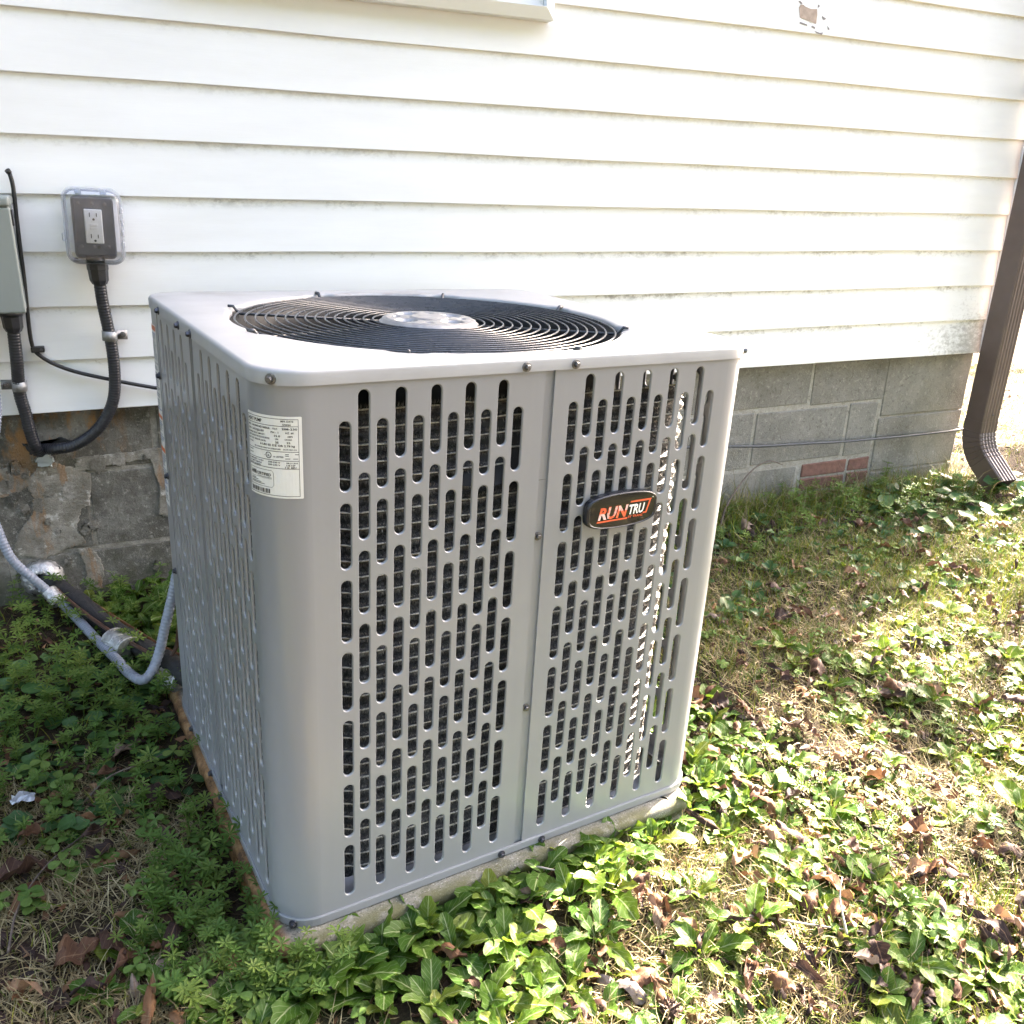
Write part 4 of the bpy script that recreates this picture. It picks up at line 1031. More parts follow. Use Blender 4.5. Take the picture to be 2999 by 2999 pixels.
# ------------------------------------------------------------------ vegetation
def leaf_mesh(name, m, kind, seed, nv=9, nu=4):
    """leaf along +Y of length 1, in the XY plane, arching in Z"""
    r_ = random.Random(seed); V = []; UV = []; F = []
    arch = r_.uniform(.25, .75); tw = r_.uniform(-.35, .35); ph = r_.random() * 6; fold = r_.uniform(.1, .45)
    for i in range(nv + 1):
        t = i / nv
        if kind == 'rosette':
            w = .03 + .185 * max(0, math.sin(math.pi * min(1, max(0, (t - .06) / .99)) ** 1.5)) ** .8
            w *= 1 + .13 * math.sin(t * 26 + ph)
            if t < .25: w = .035 + (w - .035) * (t / .25) ** 2
            if i == nv: w = .075
        elif kind == 'dead':
            w = .115 * math.sin(math.pi * (t ** .9)) ** .85 + .012
        elif kind == 'lobed':
            w = .05 + .22 * math.sin(math.pi * t) ** .7 * (1 + .4 * math.sin(t * 19 + ph))
            if i in (0, nv): w = .02
        elif kind == 'small':
            w = .02 + .30 * max(0, math.sin(math.pi * min(1, max(0, (t - .22) / .80)))) ** .65
            if i == nv: w = .06
        for j in range(nu + 1):
            u = j / nu * 2 - 1; x = u * w
            ed = r_.uniform(-.018, .018) if abs(u) > .9 and kind in ('rosette', 'lobed') else 0
            if kind in ('dead', 'lobed'):
                z = .55 * fold * abs(u) ** 1.6 * w / .2 * (1 if seed % 2 else -1) + arch * .35 * math.sin(math.pi * t) * (1 if seed % 3 else -1) + (.05 + .03 * (seed % 4)) * math.sin(t * 9 + ph + u) + .03 * (seed % 3) * math.sin(t * 17 + 3 * u + ph) + r_.uniform(-.015, .015)
                xx = x * (1 - .35 * fold * abs(u))
            else:
                z = arch * .8 * t - arch * .95 * t * t + fold * abs(x) * .8 + .035 * math.sin(t * 19 + ph + u * 2) * abs(u) + r_.uniform(-.012, .012)
                xx = x
            a = tw * t
            V.append((xx * math.cos(a) - z * math.sin(a) * .3 + ed, t + ed * .5, z * math.cos(a) + xx * math.sin(a))); UV.append((j / nu, t))
    for i in range(nv):
        for j in range(nu):
            a = i * (nu + 1) + j; F.append((a, a + 1, a + nu + 2, a + nu + 1))
    return mesh_np(name, V, F, m, True, UV)
def round_leaf_mesh(name, m, seed, petiole=.9):
    """violet: petiole rising from the origin, heart-shaped blade of diameter ~1 on top"""
    r_ = random.Random(seed); V = []; UV = []; F = []; n = 16; lean = r_.uniform(.5, 1.0); tilt = r_.uniform(.1, .6)
    c = Vector((0, lean, petiole)); V.append(tuple(c)); UV.append((.5, .15))
    for ring_ in (.5, 1):
        for k in range(n):
            a = 2 * math.pi * k / n; rr = .5 * ring_ * (1 - (.38 * max(0, math.cos(a + math.pi / 2) - .72) / .28 if True else 0)) * (1 + .03 * math.sin(5 * a + seed))
            x, y = rr * math.cos(a), rr * math.sin(a) + .12 * ring_; z = .10 * ring_ * ring_ * (1 if seed % 2 else -.6) - tilt * y + .03 * math.sin(3 * a + seed) * ring_
            V.append((c.x + x, c.y + y, c.z + z)); UV.append((.5 + x * .9, .3 + y * .6))
    for k in range(n):
        k2 = (k + 1) % n; F.append((0, 1 + k, 1 + k2)); F.append((1 + k, 1 + n + k, 1 + n + k2, 1 + k2))
    b0 = len(V)
    for i in range(4):
        t = i / 3; p = Vector((0, lean * t ** 1.5, petiole * t ** .8))
        for dx, dy in ((-.025, 0), (.025, 0), (0, .03)): V.append((p.x + dx, p.y + dy, p.z - .005)); UV.append((.25, .5))
    for i in range(3):
        for j in range(3): a = b0 + i * 3 + j; a2 = b0 + i * 3 + (j + 1) % 3; F.append((a, a2, a2 + 3, a + 3))
    return mesh_np(name, V, F, m, True, UV)
def clover_mesh(name, m, seed):
    V = []; UV = []; F = []; r_ = random.Random(seed); lean = r_.uniform(.2, .7)
    c = Vector((0, lean, 1.0)); 
    for q in range(3):
        a0 = q * 2.094 + r_.uniform(-.2, .2); d = Vector((math.cos(a0), math.sin(a0), 0)); n = Vector((-d.y, d.x, 0)); b = len(V)
        for t, w in ((0, .03), (.3, .26), (.62, .38), (.9, .30), (.97, .05)):
            for u in (-1, 0, 1): p = c + d * (t * .72) + n * (u * w * .72) + Vector((0, 0, .10 * abs(u) * w - .10 * t * t + .05 * t)); V.append(tuple(p)); UV.append((.5 + u * .5, t))
        for i in range(4):
            for j in range(2): a = b + i * 3 + j; F.append((a, a + 1, a + 4, a + 3))
    b0 = len(V)
    for i in range(3):
        t = i / 2; p = Vector((0, lean * t ** 1.4, t))
        for dx, dy in ((-.03, 0), (.03, 0), (0, .03)): V.append((p.x + dx, p.y + dy, p.z)); UV.append((.25, .5))
    for i in range(2):
        for j in range(3): a = b0 + i * 3 + j; a2 = b0 + i * 3 + (j + 1) % 3; F.append((a, a2, a2 + 3, a + 3))
    return mesh_np(name, V, F, m, True, UV)
def whorl_mesh(name, seed):
    V = []; UV = []; F = []; r_ = random.Random(seed); k = r_.choice((6, 7, 8))
    for q in range(k):
        a = q * 2 * math.pi / k + r_.uniform(-.2, .2); d = Vector((math.cos(a), math.sin(a), 0)); n = Vector((-d.y, d.x, 0)); up = r_.uniform(.15, .6); L = r_.uniform(.8, 1.15); b = len(V)
        for t, w in ((.04, .02), (.4, .10), (.75, .145), (1, .01)):
            for u in (-1, 0, 1): p = d * (t * L) + n * (u * w) + Vector((0, 0, up * t * (1.1 - .6 * t) + .05 * abs(u))); V.append(tuple(p)); UV.append((.5 + u * .5, t))
        for i in range(3):
            for j in range(2): a_ = b + i * 3 + j; F.append((a_, a_ + 1, a_ + 4, a_ + 3))
    return mesh_np(name, V, F, M_cle, True, UV)
ROS = [leaf_mesh("leaf", M_ros, 'rosette', 100 + i, 11, 4) for i in range(9)]
SML = [leaf_mesh("leaf", M_ros, 'small', 200 + i, 7, 4) for i in range(6)]
SMD_ = [leaf_mesh("leaf", M_vio, 'small', 230 + i, 7, 4) for i in range(5)]
VIO = [round_leaf_mesh("leaf", M_vio, 300 + i) for i in range(6)]
CLO = [clover_mesh("leaf", M_clo, 400 + i) for i in range(5)]
WHO = [whorl_mesh("whorl", 500 + i) for i in range(5)]
DEAD = [leaf_mesh("dead_leaf", M_dead, 'dead', 600 + i, 9, 4) for i in range(10)]
LOB = [leaf_mesh("dead_leaf", M_dead, 'lobed', 700 + i, 13, 4) for i in range(6)]
ca, sa = .99268, .1183
def in_unit(x, y, pad=.0):
    dx, dy = x - .12727, y + 1.16707; u = ca * dx + sa * dy; v = -sa * dx + ca * dy
    return -.018 - pad < u < .755 + pad and -.032 - pad < v < .75 + pad
def ok(x, y, pad=0.0): return y < -.005 and not in_unit(x, y, pad)
camp = cam.matrix_world.inverted()
def seen(x, y, m=1.04):
    p = camp @ Vector((x, y, gz(x, y))); return p.z < 0 and abs(p.x / p.z) < .5778 * m and abs(p.y / p.z) < .5778 * m
LM = [(.87, -1.10, "the pad's sunlit right corner"), (.60, -1.16, "the front seam of the unit"), (.42, -1.19, "the middle of the pad front"), (.26, -1.19, "the pad edge left of middle"), (.10, -1.24, "the unit's near corner"), (.18, -1.25, "the round rock"),
      (.592, -1.435, "the seed ball at bottom"), (.80, -1.355, "the long grey twig"), (.92, -1.42, "the short pale twig"), (2.74, -.22, "the downspout elbow"), (2.2, -.08, "the red bricks"), (1.75, -.08, "the leaning bare stem"), (.98, -.80, "the unit's right side"),
      (1.25, -.62, "the house shadow's edge"), (1.70, -1.02, "the photo's right edge"), (1.22, -1.10, "the open weeds at right"), (1.02, -1.58, "the photo's lower right corner"), (.36, -1.38, "the photo's bottom middle"), (-.02, -.45, "the grey conduit's low bend"), (-.2, -.03, "the foil collar"),
      (-.222, -.695, "the silvery scrap"), (-.08, -.70, "the brown twig left of the pad"), (-.22, -.95, "the dark curving twig"), (-.022, -1.005, "the spiky ball at left"), (.06, -.78, "the pad's rusty edge"), (-.26, -.32, "the photo's left edge"), (-.05, -.2, "the black insulated line"), (1.9, -.55, "the shaded weeds at right"), (2.35, -.45, "the sunny strip past the shade"), (-.10, -1.20, "the photo's lower left corner")]
NUM = {3: 'three', 4: 'four', 5: 'five', 6: 'six', 7: 'seven', 8: 'eight', 9: 'nine', 10: 'ten'}
def near(x, y): return min(LM, key=lambda l: (l[0] - x) ** 2 + (l[1] - y) ** 2)[2]
def root(name, x, y, label, cat, group, dz=0.0):
    label = label + " nearest " + near(x, y)
    while len(label.split()) > 16: label = label.split(' ', 1)[1]
    o = empty(name, (x, y, float(gz(x, y)) + dz), (0, 0, rng.uniform(0, 6.283))); tag(o, label, cat, group); return o
def rosette(x, y, size, leaves, meshes, label, group, name="leafy_weed", up=(0.15, .95)):
    label = ("large " if size > .075 else "medium " if size > .052 else "small ") + NUM[leaves] + " leaved " + label.replace("small ", "").replace("low ", "").replace("tall ", "")
    rt = root(name, x, y, label, "weed", group, -.004)
    for k in range(leaves):
        ring_ = k / leaves; a = k * 2.4 + rng.uniform(-.3, .3); pitch = up[0] + (up[1] - up[0]) * ring_ + rng.uniform(-.12, .12); s = size * (1.05 - .45 * ring_) * rng.uniform(.8, 1.15)
        add("leaf", rng.choice(meshes), rt, (0, 0, .004), (pitch, rng.uniform(-.25, .25), a), (s * rng.uniform(.72, 1.05), s, s))
    return rt
def cleavers(x, y, h, n, label, group, dz=0.0):
    label = ("tall " if h > .085 else "short ") + NUM[n] + " tiered " + label.replace("tall ", "").replace("small ", "").replace("tiny ", "")
    rt = root("bedstraw_plant", x, y, label, "weed", group, dz); lean = Vector((rng.uniform(-.6, .6), rng.uniform(-.6, .6), 0)); P = []
    for i in range(n + 1):
        t = i / n; P.append(Vector((lean.x * t * t * h, lean.y * t * t * h, h * (t - .25 * t * t))))
    b = MB(); tube_mb(b, P, .0009, 4); b.obj("stem", M_cle, rt)
    for i in range(1, n + 1):
        s = h / n * 1.05 * (1.0 - .25 * i / n) * rng.uniform(.85, 1.2); s = min(.0185, max(.0095, s)); add("whorl", rng.choice(WHO), rt, P[i], (rng.uniform(-.35, .35), rng.uniform(-.35, .35), rng.uniform(0, 6)), s)
    return rt
def violet(x, y, size, n, label, group, meshes=VIO, name="violet_plant", hs=1.0):
    label = NUM[n] + " stemmed " + label
    rt = root(name, x, y, label, "weed", group, -.004)
    for k in range(n):
        s = size * rng.uniform(.65, 1.15); a = k * 2.4 + rng.uniform(-.5, .5); add("leaf", rng.choice(meshes), rt, (rng.uniform(-.012, .012), rng.uniform(-.012, .012), 0), (rng.uniform(-.25, .35), rng.uniform(-.2, .2), a), (s, s, s * hs * rng.uniform(.6, 1.15)))
    return rt
def scatter(n, box, mind, cond=None, tries=40):
    P = []; x0, x1, y0, y1 = box
    for _ in range(n):
        for t in range(tries):
            x, y = rng.uniform(x0, x1), rng.uniform(y0, y1)
            if ok(x, y) and (cond is None or cond(x, y)) and all((x - a) ** 2 + (y - b) ** 2 > mind * mind for a, b in P): P.append((x, y)); break
    return P
# 1 leafy rosettes along the front of the pad
main = [(.165, -1.165, .075), (.215, -1.215, .085), (.262, -1.185, .08), (.31, -1.225, .085), (.385, -1.178, .085), (.43, -1.215, .08), (.475, -1.165, .085), (.535, -1.185, .09), (.585, -1.15, .085), (.615, -1.205, .08), (.665, -1.165, .085), (.705, -1.135, .08), (.745, -1.175, .075), (.80, -1.145, .07), (.855, -1.13, .075), (.905, -1.09, .07), (.935, -1.02, .065), (.35, -1.275, .08), (.24, -1.285, .08), (.17, -1.25, .075), (.42, -1.29, .08), (.295, -1.335, .075), (.12, -1.265, .07), (.955, -1.16, .06), (.885, -1.20, .065), (.02, -1.235, .06), (-.04, -1.205, .055), (-.11, -1.165, .05), (.07, -1.30, .065)]
for x, y, s in main:
    y += .028
    if in_unit(x, y, -.03): y -= .03
    rosette(x, y, s * .95, rng.choice((6, 7, 8, 9)), ROS, "bright green lobed rosette" if x > .1 else "shaded green lobed rosette", "leafy rosettes along the front of the pad" if x > .1 else "leafy rosettes left of the pad corner", up=(.3, 1.15))
for x, y in scatter(20, (.13, .80, -1.40, -1.17), .05, lambda x, y: y < -1.19 + .12 * max(0, x - .2) and seen(x, y)):
    rosette(x, y, rng.uniform(.055, .085), rng.choice((6, 7, 8)), ROS, "bright green lobed rosette", "leafy rosettes along the front of the pad", up=(.25, 1.05))
# 2 right of the unit, sunlit
def dens_mid(x, y): return seen(x, y) and vnoise(x * 4.2 + 3, y * 4.2) > (.20 if x < 1.15 and y > -1.15 else .50)
for x, y in scatter(135, (.86, 1.95, -1.65, -.72), .048, lambda x, y: dens_mid(x, y) and rng.random() < (1 if x < 1.15 else .55 if x < 1.35 else .16)):
    rosette(x, y, rng.uniform(.038, .066), rng.choice((6, 7, 8)), ROS if rng.random() < .45 else SML, "low light green leafy weed", "leafy weeds on the sunlit ground", up=(.2, 1.0))
for x, y in scatter(34, (.3, 1.1, -1.75, -1.25), .06, lambda x, y: seen(x, y) and vnoise(x * 5 + 1, y * 5) > .45):
    rosette(x, y, rng.uniform(.04, .068), rng.choice((6, 7, 8)), ROS if rng.random() < .7 else SML, "small green rosette among dry grass", "rosettes among the dry grass in front", up=(.05, .75))
# 3 right, in the house's shade
for x, y in scatter(175, (.9, 2.7, -.66, -.015), .042, lambda x, y: seen(x, y)):
    rosette(x, y, rng.uniform(.03, .055), rng.choice((5, 6, 7)), SMD_ if rng.random() < .7 else ROS, "dark green shaded broad leaf weed", "weeds in the shade beside the foundation", up=(.15, 1.0))
for x, y in scatter(30, (2.2, 2.95, -.36, -.03), .05, lambda x, y: seen(x, y, 1.08)):
    violet(x, y, .045, rng.choice((4, 5)), "glossy ivy like leafy plant", "leafy plants under the downspout", [leaf for leaf in VIO], "ground_ivy", 1.2)
for x, y in scatter(70, (1.2, 2.75, -.30, -.015), .045, lambda x, y: seen(x, y)):
    cleavers(x, y, rng.uniform(.06, .12), rng.choice((4, 5, 6)), "green bedstraw growing up the block foundation", "bedstraw along the right foundation")
for x, y in scatter(70, (.95, 1.9, -1.5, -.6), .05, lambda x, y: seen(x, y)):
    if rng.random() < .5: violet(x, y, rng.uniform(.014, .022), 6, "tiny three leaf clover among sunlit weeds", "clover among the sunlit weeds", CLO, "clover_plant", 1.6)
    else: cleavers(x, y, rng.uniform(.03, .06), 4, "tiny bedstraw sprig among sunlit weeds", "bedstraw among the sunlit weeds")
for x, y in scatter(16, (-.08, .22, -1.30, -.92), .04, lambda x, y: seen(x, y)):
    if rng.random() < .6: rosette(x, y, rng.uniform(.035, .055), 6, SML, "green weed among the corner bedstraw", "weeds among the corner bedstraw", up=(.3, 1.1))
    else: violet(x, y, rng.uniform(.016, .024), 5, "three leaf clover among the corner bedstraw", "clover among the corner bedstraw", CLO, "clover_plant", 2.0)
for x, y in scatter(26, (1.95, 2.45, -.14, -.012), .025):
    cleavers(x, y, rng.uniform(.07, .12), 5, "green bedstraw growing in front of the bricks", "bedstraw before the bricks")
# plants crowding over the pad's near corner
for x, y, h in ((.085, -1.205, .10), (.105, -1.222, .11), (.13, -1.226, .10), (.15, -1.222, .095), (.075, -1.17, .10), (.07, -1.13, .095), (.065, -1.09, .09), (.175, -1.222, .09), (.118, -1.212, .085), (.09, -1.235, .09), (.06, -1.04, .08), (.055, -.98, .075)):
    cleavers(x, y, h, 6, "tall bedstraw sprig leaning over the pad corner", "bedstraw over the pad corner")
for x, y, z_ in ((.14, -1.235, .08), (.20, -1.225, .085), (.255, -1.21, .08), (.33, -1.195, .085)):
    rosette(x, y, z_, 7, ROS, "tall lobed rosette leaning on the pad edge", "tall rosettes leaning on the pad", up=(.6, 1.3))
# 4 left, near the wall
for x, y in scatter(95, (-.45, .10, -.50, -.01), .035, lambda x, y: seen(x, y, 1.15) and not (-.12 < x - (-.2 - y * .55) < .08 and rng.random() < .45)):
    cleavers(x, y, rng.uniform(.06, .12), rng.choice((4, 5, 6)), "feathery green bedstraw by the foundation", "bedstraw by the left foundation")
for x, y in scatter(24, (-.16, .09, -.34, -.02), .05, lambda x, y: x > -.13 - y * .35):
    rosette(x, y, rng.uniform(.06, .085), 6, ROS, "broad lobed leaf weed by the wall", "broad leaf weeds behind the black line", up=(.35, 1.1))
for x, y in scatter(60, (-.42, .06, -.78, -.22), .04, lambda x, y: seen(x, y, 1.12) and not in_unit(x, y, .02)):
    violet(x, y, rng.uniform(.020, .036), rng.choice((4, 5, 6)), "dark round leaf violet", "violets left of the unit")
for x, y in scatter(85, (-.42, .04, -.82, -.35), .03, lambda x, y: seen(x, y, 1.12)):
    cleavers(x, y, rng.uniform(.05, .095), rng.choice((4, 5)), "small bedstraw sprig among violets", "bedstraw among the violets")
for x, y in scatter(16, (-.3, .06, -.95, -.55), .05, lambda x, y: seen(x, y)):
    violet(x, y, .026, 5, "small three leaf clover like plant", "clover plants left of the pad", CLO, "clover_plant", 1.3)
# 5 bedstraw bush at the pad's near left corner
for x, y in scatter(75, (-.06, .21, -1.26, -.86), .024, lambda x, y: (x - .085) ** 2 / .0190 + (y + 1.06) ** 2 / .042 < 1 or (ok(x, y) and in_unit(x, y, .05) and y < -.9)):
    cleavers(x, y, rng.uniform(.05, .105), rng.choice((4, 5, 6)), "bushy bright bedstraw", "bedstraw at the near pad corner")
for x, y in scatter(12, (.06, .17, -1.24, -1.12), .03):
    violet(x, y, .024, 6, "rounded three leaf clover clump", "clover below the near corner", CLO, "clover_plant", 1.5)
# dead leaves
def dead(x, y, L, label, group, meshes, wide=1.0, z=0.006, flat=.35):
    label = ("large " if L > .075 else "medium " if L > .05 else "small ") + ("broad " if wide > 1.1 else "narrow ") + label
    o = add("dead_leaf", rng.choice(meshes), None, (x, y, float(gz(x, y)) + z + rng.uniform(0, .012)), (rng.uniform(-flat, flat), rng.uniform(-flat * 1.6, flat * 1.6), rng.uniform(0, 6.283)), (L * wide, L, L)); tag(o, label + ' nearest ' + near(x, y), "leaf", group)
for x, y in scatter(66, (-.36, .06, -1.28, -.60), .03, lambda x, y: seen(x, y, 1.05)):
    dead(x, y, rng.uniform(.045, .10), "curled brown dead leaf", "dead leaves at the lower left", DEAD if rng.random() < .75 else LOB, rng.uniform(.8, 1.3))
for x, y in scatter(80, (.25, 1.2, -1.75, -1.10), .03, lambda x, y: seen(x, y)):
    dead(x, y, rng.uniform(.035, .08), "curled tan dead leaf", "dead leaves in front of the unit", DEAD if rng.random() < .85 else LOB, rng.uniform(.8, 1.3), .012)
for x, y in scatter(120, (.88, 2.1, -1.6, -.5), .034, lambda x, y: seen(x, y)):
    dead(x, y, rng.uniform(.032, .072), "crisp brown dead leaf among weeds", "dead leaves right of the unit", DEAD if rng.random() < .82 else LOB, rng.uniform(.9, 1.5), .014)
for x, y in scatter(40, (1.0, 2.7, -.6, -.03), .06, lambda x, y: seen(x, y)):
    dead(x, y, rng.uniform(.035, .07), "brown dead leaf in the wall's shade", "dead leaves in the wall's shade", DEAD if rng.random() < .7 else LOB, 1.2, .016)
for x, y in scatter(14, (2.0, 4.2, -.9, .9), .08, lambda x, y: seen(x, y) and (x > 2.85 or y < -.1)):
    dead(x, y, rng.uniform(.05, .09), "brown dead leaf on the lawn", "dead leaves on the sunny lawn", DEAD, 1.2)
# the smaller, broken dead leaves beyond those: one mass
def small_dead():
    V = []; F = []; SH = []; n0 = 0
    src = [(np.array([v.co[:] for v in m.vertices]), [tuple(p.vertices) for p in m.polygons]) for m in DEAD + LOB[:3]]
    for n, box in ((260, (.25, 1.25, -1.75, -1.1)), (420, (.88, 2.2, -1.6, -.2)), (130, (-.36, .05, -1.28, -.2)), (60, (-1.4, -.4, -1.6, -.1)), (80, (2.0, 3.6, -.8, .6))):
        for x, y in scatter(n, box, .014, lambda x, y: (x < -.4 or seen(x, y, 1.15)) and vnoise(x * 7 + 2, y * 7 + 5) > .38):
            P, f = rng.choice(src); L = rng.uniform(.018, .046); m = (Euler((rng.uniform(-.5, .5), rng.uniform(-.7, .7), rng.uniform(0, 6.283))).to_matrix()); Q = (P * L * np.array([rng.uniform(.8, 1.6), 1, 1])) @ np.array(m).T
            Q += np.array([x, y, float(gz(x, y)) + rng.uniform(.004, .02)]); V.append(Q); F += [tuple(n0 + i for i in q) for q in f]; SH.append(np.full(len(Q), rng.random())); n0 += len(Q)
    me = mesh_np("broken_dead_leaves", np.concatenate(V), F, M_deadp, True); at = me.attributes.new("shade", 'FLOAT', 'POINT'); at.data.foreach_set("value", np.concatenate(SH).astype(np.float32)); tag(add("broken_dead_leaves", me), kind="stuff")
small_dead()
# grass, straw and litter (uncountable)
def blades(name, pts, L, wd, lie, m, kind="stuff", curl=.5, label=None):
    """pts (N,2); each blade is three short segments"""
    N = len(pts); x, y = pts[:, 0], pts[:, 1]; z = gz(x, y) - .002
    a = nr.random(N) * 6.283; tilt = np.clip(nr.normal(lie, .35, N), 0, 1.5); L_ = L * (.5 + nr.random(N)); w = wd * (.6 + .8 * nr.random(N))
    d = np.c_[np.cos(a), np.sin(a)]; n = np.c_[-np.sin(a), np.cos(a)]; V = np.zeros((N, 7, 3)); side = nr.normal(0, curl, N); bendv = nr.normal(.35, curl, N)
    hor = np.zeros(N); ver = np.zeros(N); lat = np.zeros(N)
    for k in range(4):
        th = np.clip(tilt + bendv * (k / 3), 0, 1.62); ww = w * (1 - .25 * k) if k < 3 else 0 * w
        cx = x + d[:, 0] * hor + n[:, 0] * lat; cy = y + d[:, 1] * hor + n[:, 1] * lat; cz = z + ver
        if k < 3:
            V[:, 2 * k] = np.c_[cx + n[:, 0] * ww, cy + n[:, 1] * ww, cz]; V[:, 2 * k + 1] = np.c_[cx - n[:, 0] * ww, cy - n[:, 1] * ww, cz + .0004]
        else: V[:, 6] = np.c_[cx, cy, cz]
        hor = hor + np.sin(th) * L_ / 3; ver = np.maximum(ver + np.cos(th) * L_ / 3, .001); lat = lat + side * L_ / 3 * (k / 3)
    base = np.arange(N)[:, None] * 7
    q = np.concatenate([base + np.array([0, 1, 3, 2]), base + np.array([2, 3, 5, 4])]); t = base + np.array([4, 5, 6])
    me = bpy.data.meshes.new(name); me.vertices.add(N * 7); me.vertices.foreach_set("co", V.astype(np.float32).ravel())
    li = np.concatenate([q.ravel(), t.ravel()]).astype(np.int32); me.loops.add(len(li)); me.loops.foreach_set("vertex_index", li)
    tot = np.concatenate([np.full(len(q), 4), np.full(len(t), 3)]).astype(np.int32); me.polygons.add(len(tot)); st = np.concatenate([[0], np.cumsum(tot)[:-1]]).astype(np.int32)
    me.polygons.foreach_set("loop_start", st); me.polygons.foreach_set("loop_total", tot); me.polygons.foreach_set("use_smooth", np.ones(len(tot), bool))
    at = me.attributes.new("shade", 'FLOAT', 'POINT'); at.data.foreach_set("value", np.repeat(nr.random(N), 7).astype(np.float32))
    me.materials.append(m); me.update(); o = add(name, me); tag(o, kind=kind)
    if label: o["label"] = label
    return o
def pts_in(n, box, dens=None):
    x0, x1, y0, y1 = box; P = np.c_[nr.uniform(x0, x1, n), nr.uniform(y0, y1, n)]
    dx, dy = P[:, 0] - .12727, P[:, 1] + 1.16707; u = ca * dx + sa * dy; v = -sa * dx + ca * dy
    k = ~((u > -.018) & (u < .74) & (v > -.032) & (v < .75)) & ((P[:, 1] < -.004) | (P[:, 0] > 2.85))
    if dens is not None: k &= nr.random(n) < dens(P[:, 0], P[:, 1])
    return P[k]
cat_ = np.concatenate
right = lambda x, y: np.clip(.35 + 1.3 * (vnoise(x * 3.1, y * 3.1) - .35), .05, 1)
tall = np.concatenate([pts_in(75000, (.7, 3.0, -2.4, 0), right), pts_in(34000, (1.15, 2.6, -1.7, -.3), right)])
blades("grass", cat_([tall, pts_in(45000, (2.4, 5.2, -1.6, 3.0), right), pts_in(5000, (-.8, .7, -2.2, -1.2), right), pts_in(2500, (-.6, .1, -1.2, 0)), pts_in(9000, (-1.9, -.42, -2.2, 0))]), .034, .0011, .7, M_grass)
strawd = lambda x, y: np.clip(.25 + 1.8 * (vnoise(x * 4.3 + 20, y * 4.3) - .4), .03, 1)
wallstraw = np.c_[nr.uniform(1.6, 2.75, 900), -np.abs(nr.normal(.03, .06, 900)) - .004]
wallgrass = np.c_[nr.uniform(1.3, 2.75, 2600), -np.abs(nr.normal(.02, .09, 2600)) - .004]
blades("grass_tuft", wallgrass, .075, .0013, .6, M_grass, curl=.6)
blades("dry_grass", cat_([pts_in(60000, (.55, 3.0, -2.4, 0), strawd), pts_in(38000, (1.15, 3.0, -1.7, -.25)), pts_in(30000, (2.4, 5.2, -1.6, 3.0)), pts_in(14000, (-.45, .05, -1.25, -.62), lambda x, y: np.clip(2.2 * (vnoise(x * 6 + 4, y * 6) - .25), 0, 1)), pts_in(26000, (.1, 1.1, -1.9, -1.15), strawd), pts_in(4000, (-.9, .6, -2.2, -1.2), strawd), pts_in(8000, (-1.9, -.42, -2.2, 0), strawd)]), .042, .0010, 1.25, M_straw, curl=.9)
blades("dry_grass_tuft", wallstraw, .11, .0011, .75, M_straw, curl=.8)
# small broken litter
def litter():
    P = cat_([pts_in(9000, (.6, 3.0, -2.4, 0)), pts_in(3500, (-.5, .6, -2.0, 0)), pts_in(5000, (2.6, 5.0, -1.5, 2.5))]); N = len(P); a = nr.random(N) * 6.283; s = .004 + .010 * nr.random(N) ** 2
    z = gz(P[:, 0], P[:, 1]) + .002 + .004 * nr.random(N); V = np.zeros((N, 4, 3))
    for k, (l, w) in enumerate(((-1, .0), (0, -.45), (1, .1), (.1, .5))):
        V[:, k, 0] = P[:, 0] + s * (l * np.cos(a) - w * np.sin(a)); V[:, k, 1] = P[:, 1] + s * (l * np.sin(a) + w * np.cos(a)); V[:, k, 2] = z + s * nr.normal(0, .4, N)
    V[:, :, 2] = np.maximum(V[:, :, 2], gz(V[:, :, 0], V[:, :, 1]) + .001)
    me = bpy.data.meshes.new("leaf_litter"); me.vertices.add(N * 4); me.vertices.foreach_set("co", V.astype(np.float32).ravel()); me.loops.add(N * 4); me.loops.foreach_set("vertex_index", np.arange(N * 4, dtype=np.int32))
    me.polygons.add(N); me.polygons.foreach_set("loop_start", np.arange(0, N * 4, 4, dtype=np.int32)); me.polygons.foreach_set("loop_total", np.full(N, 4, dtype=np.int32))
    at = me.attributes.new("shade", 'FLOAT', 'POINT'); at.data.foreach_set("value", np.repeat(nr.random(N), 4).astype(np.float32)); me.materials.append(M_deadp); me.update(); tag(add("leaf_litter", me), kind="stuff")
litter()
